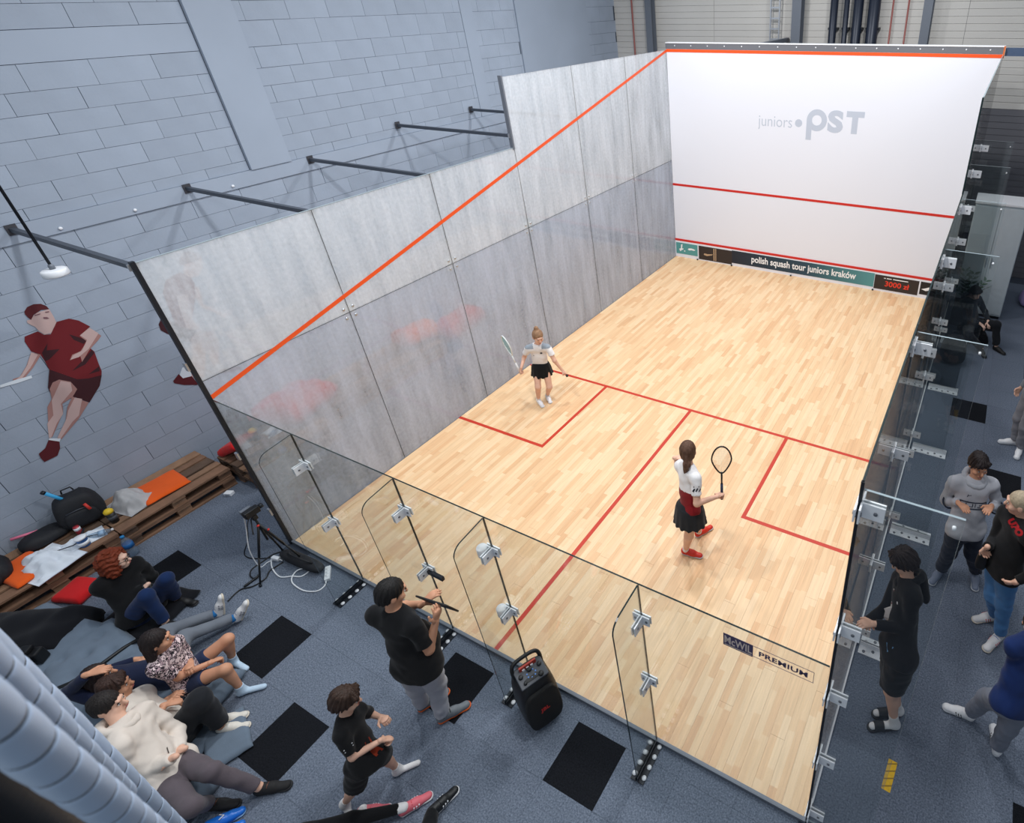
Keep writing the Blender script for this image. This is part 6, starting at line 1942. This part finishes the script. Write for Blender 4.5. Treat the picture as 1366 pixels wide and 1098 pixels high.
def smooth_path(p, n=8):
    p = [Vector(q) for q in p]
    out = []
    for i in range(len(p) - 1):
        a, b, c, d = p[max(i - 1, 0)], p[i], p[i + 1], p[min(i + 2, len(p) - 1)]
        for k in range(n):
            t = k / n
            out.append(.5 * ((2 * b) + (c - a) * t + (2 * a - 5 * b + 4 * c - d) * t * t + (3 * b - a - 3 * c + d) * t ** 3))
    return out + [p[-1]]
def cable(label, pts, r, m, z=None):
    P = [(q[0], q[1], (r if len(q) < 3 else q[2])) for q in pts]
    return tag(MB().tube(smooth_path(P), r, 6).build('cable', m), label, 'cable')
cable('white cable looping over the carpet to the white power strip', [(.024, -.277), (.157, -.346), (.355, -.381), (.478, -.316), (.578, -.269), (.583, -.154), (.525, -.167), (.468, -.243, .018), (.484, -.32), (.559, -.368), (.685, -.383), (.805, -.373), (.921, -.319), (.935, -.243), (.897, -.19, .02)], .0075, M_wht)
cable('white cable hanging from the video camera on the tripod', [(.18, -.33, .84), (.05, -.33, .60), (.02, -.40, .30), (.02, -.40, .02), (.03, -.32, .01), (.08, -.22, .01), (.12, -.20, .02)], .006, M_wht)
cable('black cable in a wide loop left of the tripod', [(.20, -.30, .80), (-.05, -.28, .55), (-.22, -.30, .25), (-.35, -.36, .02), (-.25, -.376), (-.134, -.336), (.0, -.26)], .006, M_black)
cable('black cable running from the back glass toward the grey jeans', [(.15, -.82), (.121, -.681), (.206, -.587), (.231, -.466), (.173, -.39), (.174, -.33), (.19, -.24)], .008, M_black)
cable('tangled black cable loop under the tripod', [(.10, -.47), (.129, -.52), (.032, -.518), (-.043, -.454), (-.038, -.33), (-.032, -.23), (.016, -.17), (.10, -.165)], .007, M_black)
t = thing('power_strip', 'white power strip on the carpet by the back glass', 'power strip', (.83, -.125, .001), math.radians(-38))
MB().box(-.10, .10, -.028, .028, 0, .04).build('case', M_wht, t, bevel=.006)
for k in range(3):
    MB().lathe([(.018, 0), (.018, .002)], 14).build('socket', M_alu, t, (-.055 + .05 * k, 0, .04))
t = thing('mains_plug', 'white mains plug block under the tripod', 'plug', (.08, -.25, .001), .2)
MB().box(-.05, .05, -.022, .022, 0, .045).build('case', M_wht, t, bevel=.008)
MB().tube([(.05, 0, .02), (.09, 0, .012)], .007, 6).build('cord_end', M_wht, t)
t = thing('cable_joint', 'black cable coupling on the carpet beside the tripod foot', 'coupling', (.13, -.56, .014), math.radians(88))
MB().tube([(-.08, 0, 0), (-.06, 0, 0), (.06, 0, 0), (.08, 0, 0)], [.006, .014, .014, .006], 8).build('sleeve', M_black, t)
for k in range(3):
    MB().tube([(-.03 + .03 * k, 0, 0), (-.022 + .03 * k, 0, 0)], .0155, 8).build('ridge', M_dark, t)

def build_speaker():
    T_SP = t = thing('party_speaker', 'black portable loudspeaker with carry handle standing against the back glass', 'loudspeaker', (3.985, -.235, 0), math.radians(-24 + 90))
    t.scale = (1.07, 1.07, 1.07)
    # local: front faces -y
    mb, mg = mat('speaker_black', (17, 18, 21), .5), mat('speaker_grille', (12, 13, 15), .7, bump=.6, bscale=260)
    def shell(hx, hy, z0, z1, taper, e=.42, n=28, m=16, y0=0):
        V, F = superbox(1, 1, 1, e, n, m)
        return [(v[0] * hx * (1 - taper * (v[2] + 1) / 2), y0 + v[1] * hy * (1 - taper * (v[2] + 1) / 2), z0 + (v[2] + 1) / 2 * (z1 - z0)) for v in V], F
    V, F = shell(.165, .155, .0, .60, .10); obj('housing', fast_mesh('housing', V, F, mb), t)
    V, F = shell(.15, .03, .03, .50, .06, .4, y0=-.138); g = obj('grille', fast_mesh('grille', V, F, mg), t)
    obj('lettering', text_mesh('lettering', 'JBL', .055, mat('badge_red', (200, 50, 44), .5), .003, .0015, 'CENTER'), g, (0, -.172, .27), (math.pi / 2, 0, 0))
    T = Matrix.Translation((0, -.02, .585)) @ Matrix.Rotation(math.radians(14), 4, 'X')
    top = MB().box(-.115, .115, -.085, .085, 0, .018, T).build('control_panel', mat('panel_grey', (58, 62, 70), .45), t, bevel=.006)
    for x, y, r in ((-.08, .01, .018), (.08, .02, .018), (-.07, -.05, .014), (.06, -.055, .020), (0, .03, .022)):
        MB().lathe([(r, .018), (r, .03), (r * .8, .034)], 14, T=T @ Matrix.Translation((x, y, 0))).build('knob', M_black, top)
    lg = mat('blue_button_glow', (110, 150, 215), .3)
    b = MB()
    for k in range(7):
        a = k * .9
        b.lathe([(.007, .018), (.007, .021)], 8, T=T @ Matrix.Translation((.035 * math.cos(a), -.01 + .03 * math.sin(a), 0)))
    b.build('buttons', lg, top)
    MB().tube(smooth_path([(-.11, .03, .50), (-.115, .06, .64), (-.07, .075, .685), (.07, .075, .685), (.115, .06, .64), (.11, .03, .50)], 6), .016, 8).build('carry_handle', mb, t)
    ph = MB().box(-.07, .07, .02, .035, .595, .655).build('slot_insert', mat('slot_red', (176, 58, 44), .5), t)
    for k in range(3):
        MB().box(-.05 + .035 * k, -.03 + .035 * k, .012, .02, .60, .63).build('white_tab', M_wht, ph)
    for s in (-1, 1):
        MB().tube([(s * .10, .12, .035), (s * .14, .12, .035)], .035, 14).build('wheel', M_dark, t)
build_speaker()

# ------------------------------------------------------------------ things along the right side
MB_ = MB().box(-.035, .035, -.12, .12, .0005, .002)
t = thing('floor_tape', 'yellow warning tape strip stuck on the carpet right of the court', 'tape', (6.93, .595, 0), math.radians(-4))
MB().box(-.036, .036, -.122, .122, .0004, .002).build('strip', mat('yellow_tape', (224, 178, 30), .6, var=.12, vscale=30), t)
b = MB()
for k in range(4):
    b.prism([(-.036, -.10 + .06 * k), (-.036, -.112 + .06 * k), (.036, -.072 + .06 * k), (.036, -.06 + .06 * k)], .0005, Matrix.Translation((0, 0, .002)))
b.build('stripe', mat('tape_dark', (150, 116, 24), .6), t)

t = thing('cabinet', 'tall pale grey cabinet standing behind the right glass wall', 'cabinet', (6.95, 9.66, 0))
m_cab = mat('cabinet_pale', (196, 206, 212), .5, var=.03)
MB().box(-.44, .44, -.28, .28, .06, 2.24).build('body', m_cab, t, bevel=.008)
MB().box(-.42, .42, -.26, .26, 0, .06).build('plinth', M_dark, t)
for s in (-1, 1):
    d = MB().box(-.212, .212, -.018, 0, 0, 2.1).build('door', m_cab, t, (s * .217, -.282, .10), bevel=.004)
    MB().box(-.008, .008, -.04, -.018, .95, 1.15).build('handle', M_steel, d, (-s * .17, 0, 0))
MB().box(-.45, .45, -.31, .29, 2.24, 2.27).build('top_board', M_alu, t)

t = thing('planter', 'dark square planter with a leafy green plant behind the right glass wall', 'plant', (6.72, 8.98, 0))
MB().box(-.20, .20, -.2, .2, 0, .42).build('pot', mat('planter_slate', (52, 58, 64), .6), t, bevel=.015)
MB().box(-.185, .185, -.185, .185, .40, .425).build('soil', mat('soil', (40, 32, 28), .95), t)
m_leaf = mat('leaf_dark_green', (40, 74, 52), .4, var=.15, vscale=20)
def frond(parent, az, lean, L, seed):
    b = MB(); rr = random.Random(seed)
    d = Vector((math.cos(az), math.sin(az), 0))
    pts = [d * (.03 + L * lean * (k / 6) ** 1.4) + Vector((0, 0, .42 + L * (k / 6) * (1 - .25 * lean * k / 6))) for k in range(7)]
    st = MB().tube(pts, [.007 - .0007 * k for k in range(7)], 5).build('stem', m_leaf, parent)
    for k in range(2, 7):
        for s in (-1, 1):
            p = pts[k]; tdir = (pts[k] - pts[k - 1]).normalized()
            sd = tdir.cross(Vector((0, 0, 1)) if abs(tdir.z) < .9 else d).normalized() * s
            a = (sd * .8 + tdir * .6).normalized(); n = a.cross(tdir).normalized(); w = n.cross(a).normalized()
            l, wd = .13, .026
            V = [p, p + a * l * .35 + w * wd + n * .006, p + a * l * .75 + w * wd * .6 + n * .004, p + a * l, p + a * l * .75 - w * wd * .6 + n * .004, p + a * l * .35 - w * wd + n * .006, p + a * l * .5 - n * .002]
            b._add(V, [(0, 5, 6, 1), (1, 6, 2), (2, 6, 3), (6, 4, 3), (5, 4, 6)], True)
    lf = b.build('leaf', m_leaf, st)
    lf['kind'] = 'stuff'
for k in range(9):
    frond(t, k * .72, .25 + .55 * ((k * 37) % 10) / 10, .42 + .22 * ((k * 53) % 10) / 10, k)

bag('rucksack', 'black rucksack on the carpet between planter and seated person', .38, .32, .5, m_bagb, (6.70, 7.45, 0), 20)
t = bag('sports_bag', 'lilac sports bag on the carpet at the right edge of the picture', .55, .4, .36, mat('lilac_nylon', (166, 150, 196), .6), (7.98, 10.3, 0), 10, True, .55)
t = thing('sneaker_pair', 'pair of bright blue sneakers standing at the lower edge beside brown-grey trousers', 'shoes', (2.30, -2.02, 0), math.radians(60))
for s in (-1, 1):
    f = Field(.02); f.cone(V3(-.09, s * .055, .045), V3(.06, s * .055, .04), .04, .038).cone(V3(.0, s * .055, .04), V3(.12, s * .055, .032), .04, .032, (V3(0, 0, 1), .8)).cone(V3(-.08, s * .055, .07), V3(.0, s * .055, .06), .038, .034)
    f.grid(.007, None, [(V3(0, 0, .014), V3(0, 0, -1))])
    sh = field_obj('shoe', f, mat('shiny_blue', (30, 112, 210), .3), t, V3(0, 0, 0))
    f = Field(.02); f.cone(V3(-.09, s * .055, .013), V3(.11, s * .055, .014), .040, .040, (V3(0, 0, 1), .32)); f.grid(.006)
    field_obj('sole', f, mat('pale_blue_sole', (150, 190, 226), .5), sh, V3(0, 0, 0))
    MB().tube([(-.0, s * .055 - .02, .098), (.03, s * .055, .092), (.0, s * .055 + .02, .098)], .005, 5).build('laces', M_wht, sh)

# ------------------------------------------------------------------ lagged pipes close to the camera
def lagged_pipe(label, a, b, r, L, n_ext):
    a, b = Vector(a), Vector(b)
    d = (b - a).normalized()
    t = thing('lagged_pipe', label, 'pipe', tuple(a), 0)
    m = mat('blue_grey_lagging', (176, 197, 224), .45, var=.03)
    n = int((b - a).length / L) + n_ext
    q = Vector((0, 0, 1)).rotation_difference(d)
    prof = [(r * .90, .004), (r * .97, L * .05), (r, L * .15), (r * 1.02, L * .5), (r, L * .85), (r * .97, L * .95), (r * .90, L - .004)]
    me = MB().lathe(prof, 24).mesh('lagging_sleeve', m)
    cap = MB().lathe([(.002, -.012), (r * .6, -.010), (r * .88, -.002), (r * .9, .006)], 24).build('end_cap', m, t)
    cap.rotation_mode = 'QUATERNION'; cap.rotation_quaternion = q
    me2 = MB().lathe([(r * .93, -.004), (r * .95, 0), (r * .93, .004)], 24).mesh('clamp_band', M_dark)
    for k in range(n):
        for nm, mm in (('lagging_sleeve', me), ('clamp_band', me2)):
            o = obj(nm, mm, t, tuple(d * (L * k)))
            o.rotation_mode = 'QUATERNION'; o.rotation_quaternion = q
lagged_pipe('pale blue lagged pipe nearest the camera at lower left', (5.75, -2.101, 4.914), (5.298, -2.116, 4.006), .029, .112, 2)
lagged_pipe('pale blue lagged pipe, middle of the three at lower left', (5.463, -2.086, 4.801), (4.514, -2.125, 3.413), .034, .20, 2)
lagged_pipe('pale blue lagged pipe farthest from the camera at lower left', (4.692, -2.091, 4.281), (3.629, -2.14, 2.013), .046, .22, 1)
t = thing('ribbed_hose', 'black ribbed hose under the pale lagged pipes at lower left', 'hose', (5.50, -2.175, 4.775))
pts = [Vector((-.0, .0, .0)) + Vector((-.287, -.070, -.955)) * (.012 * k) for k in range(90)]
MB().tube(pts, [.062 + (.005 if k % 2 else 0) for k in range(90)], 22).build('hose_body', mat('black_rubber', (20, 22, 26), .6), t)
MB().lathe([(.08, 0), (.08, .03), (.07, .035)], 22, T=Matrix.Translation(pts[0]) @ Vector((0, 0, 1)).rotation_difference(Vector((.287, .070, .955))).to_matrix().to_4x4()).build('end_cuff', M_dark, t)

# ------------------------------------------------------------------ painted players on the block wall
def mural(label, layers, x0):
    pal = {'skin': (196, 168, 164), 'skin2': (164, 122, 116), 'shirt': (108, 20, 28), 'shadow': (54, 18, 26), 'shorts': (58, 18, 26), 'cap': (84, 24, 30), 'shoe': (84, 16, 26), 'white': (214, 222, 230), 'face': (120, 86, 92), 'wallhole': (157, 168, 184)}
    t = thing('wall_painting', label, 'mural', (x0, layers[0][1][0][0], layers[0][1][0][1]))
    names = {'skin': 'painted_skin', 'skin2': 'painted_skin_shade', 'shirt': 'painted_shirt', 'shadow': 'painted_fold', 'shorts': 'painted_shorts', 'cap': 'painted_hair', 'shoe': 'painted_shoe', 'white': 'painted_white_detail', 'face': 'painted_feature', 'wallhole': 'painted_string_gap'}
    o = t.location
    for i, (k, poly) in enumerate(layers):
        a = sum(poly[j][0] * poly[(j + 1) % len(poly)][1] - poly[(j + 1) % len(poly)][0] * poly[j][1] for j in range(len(poly)))
        p = poly if a > 0 else poly[::-1]
        b = MB()
        b.prism([(y - o.y, z - o.z) for y, z in p], .0004, frame_T((.0004 + .00022 * i, 0, 0), (0, 1, 0), (0, 0, 1), (1, 0, 0)))
        b.build(names[k], mat('mural_' + k, pal[k], .85), t)
mural('mural of a squash player in dark red lunging, painted on the block wall', MURAL_A, -2.494)
mural('mural of a second player with a white racket, mostly seen through the dusty glass', MURAL_B, -2.494)

cushion('pouf', 'low dark pouf under the seated person behind the right glass wall', .46, .46, .20, c_blk, (6.96, 8.40, .002), 15, (), .01, 11, cat='pouf')
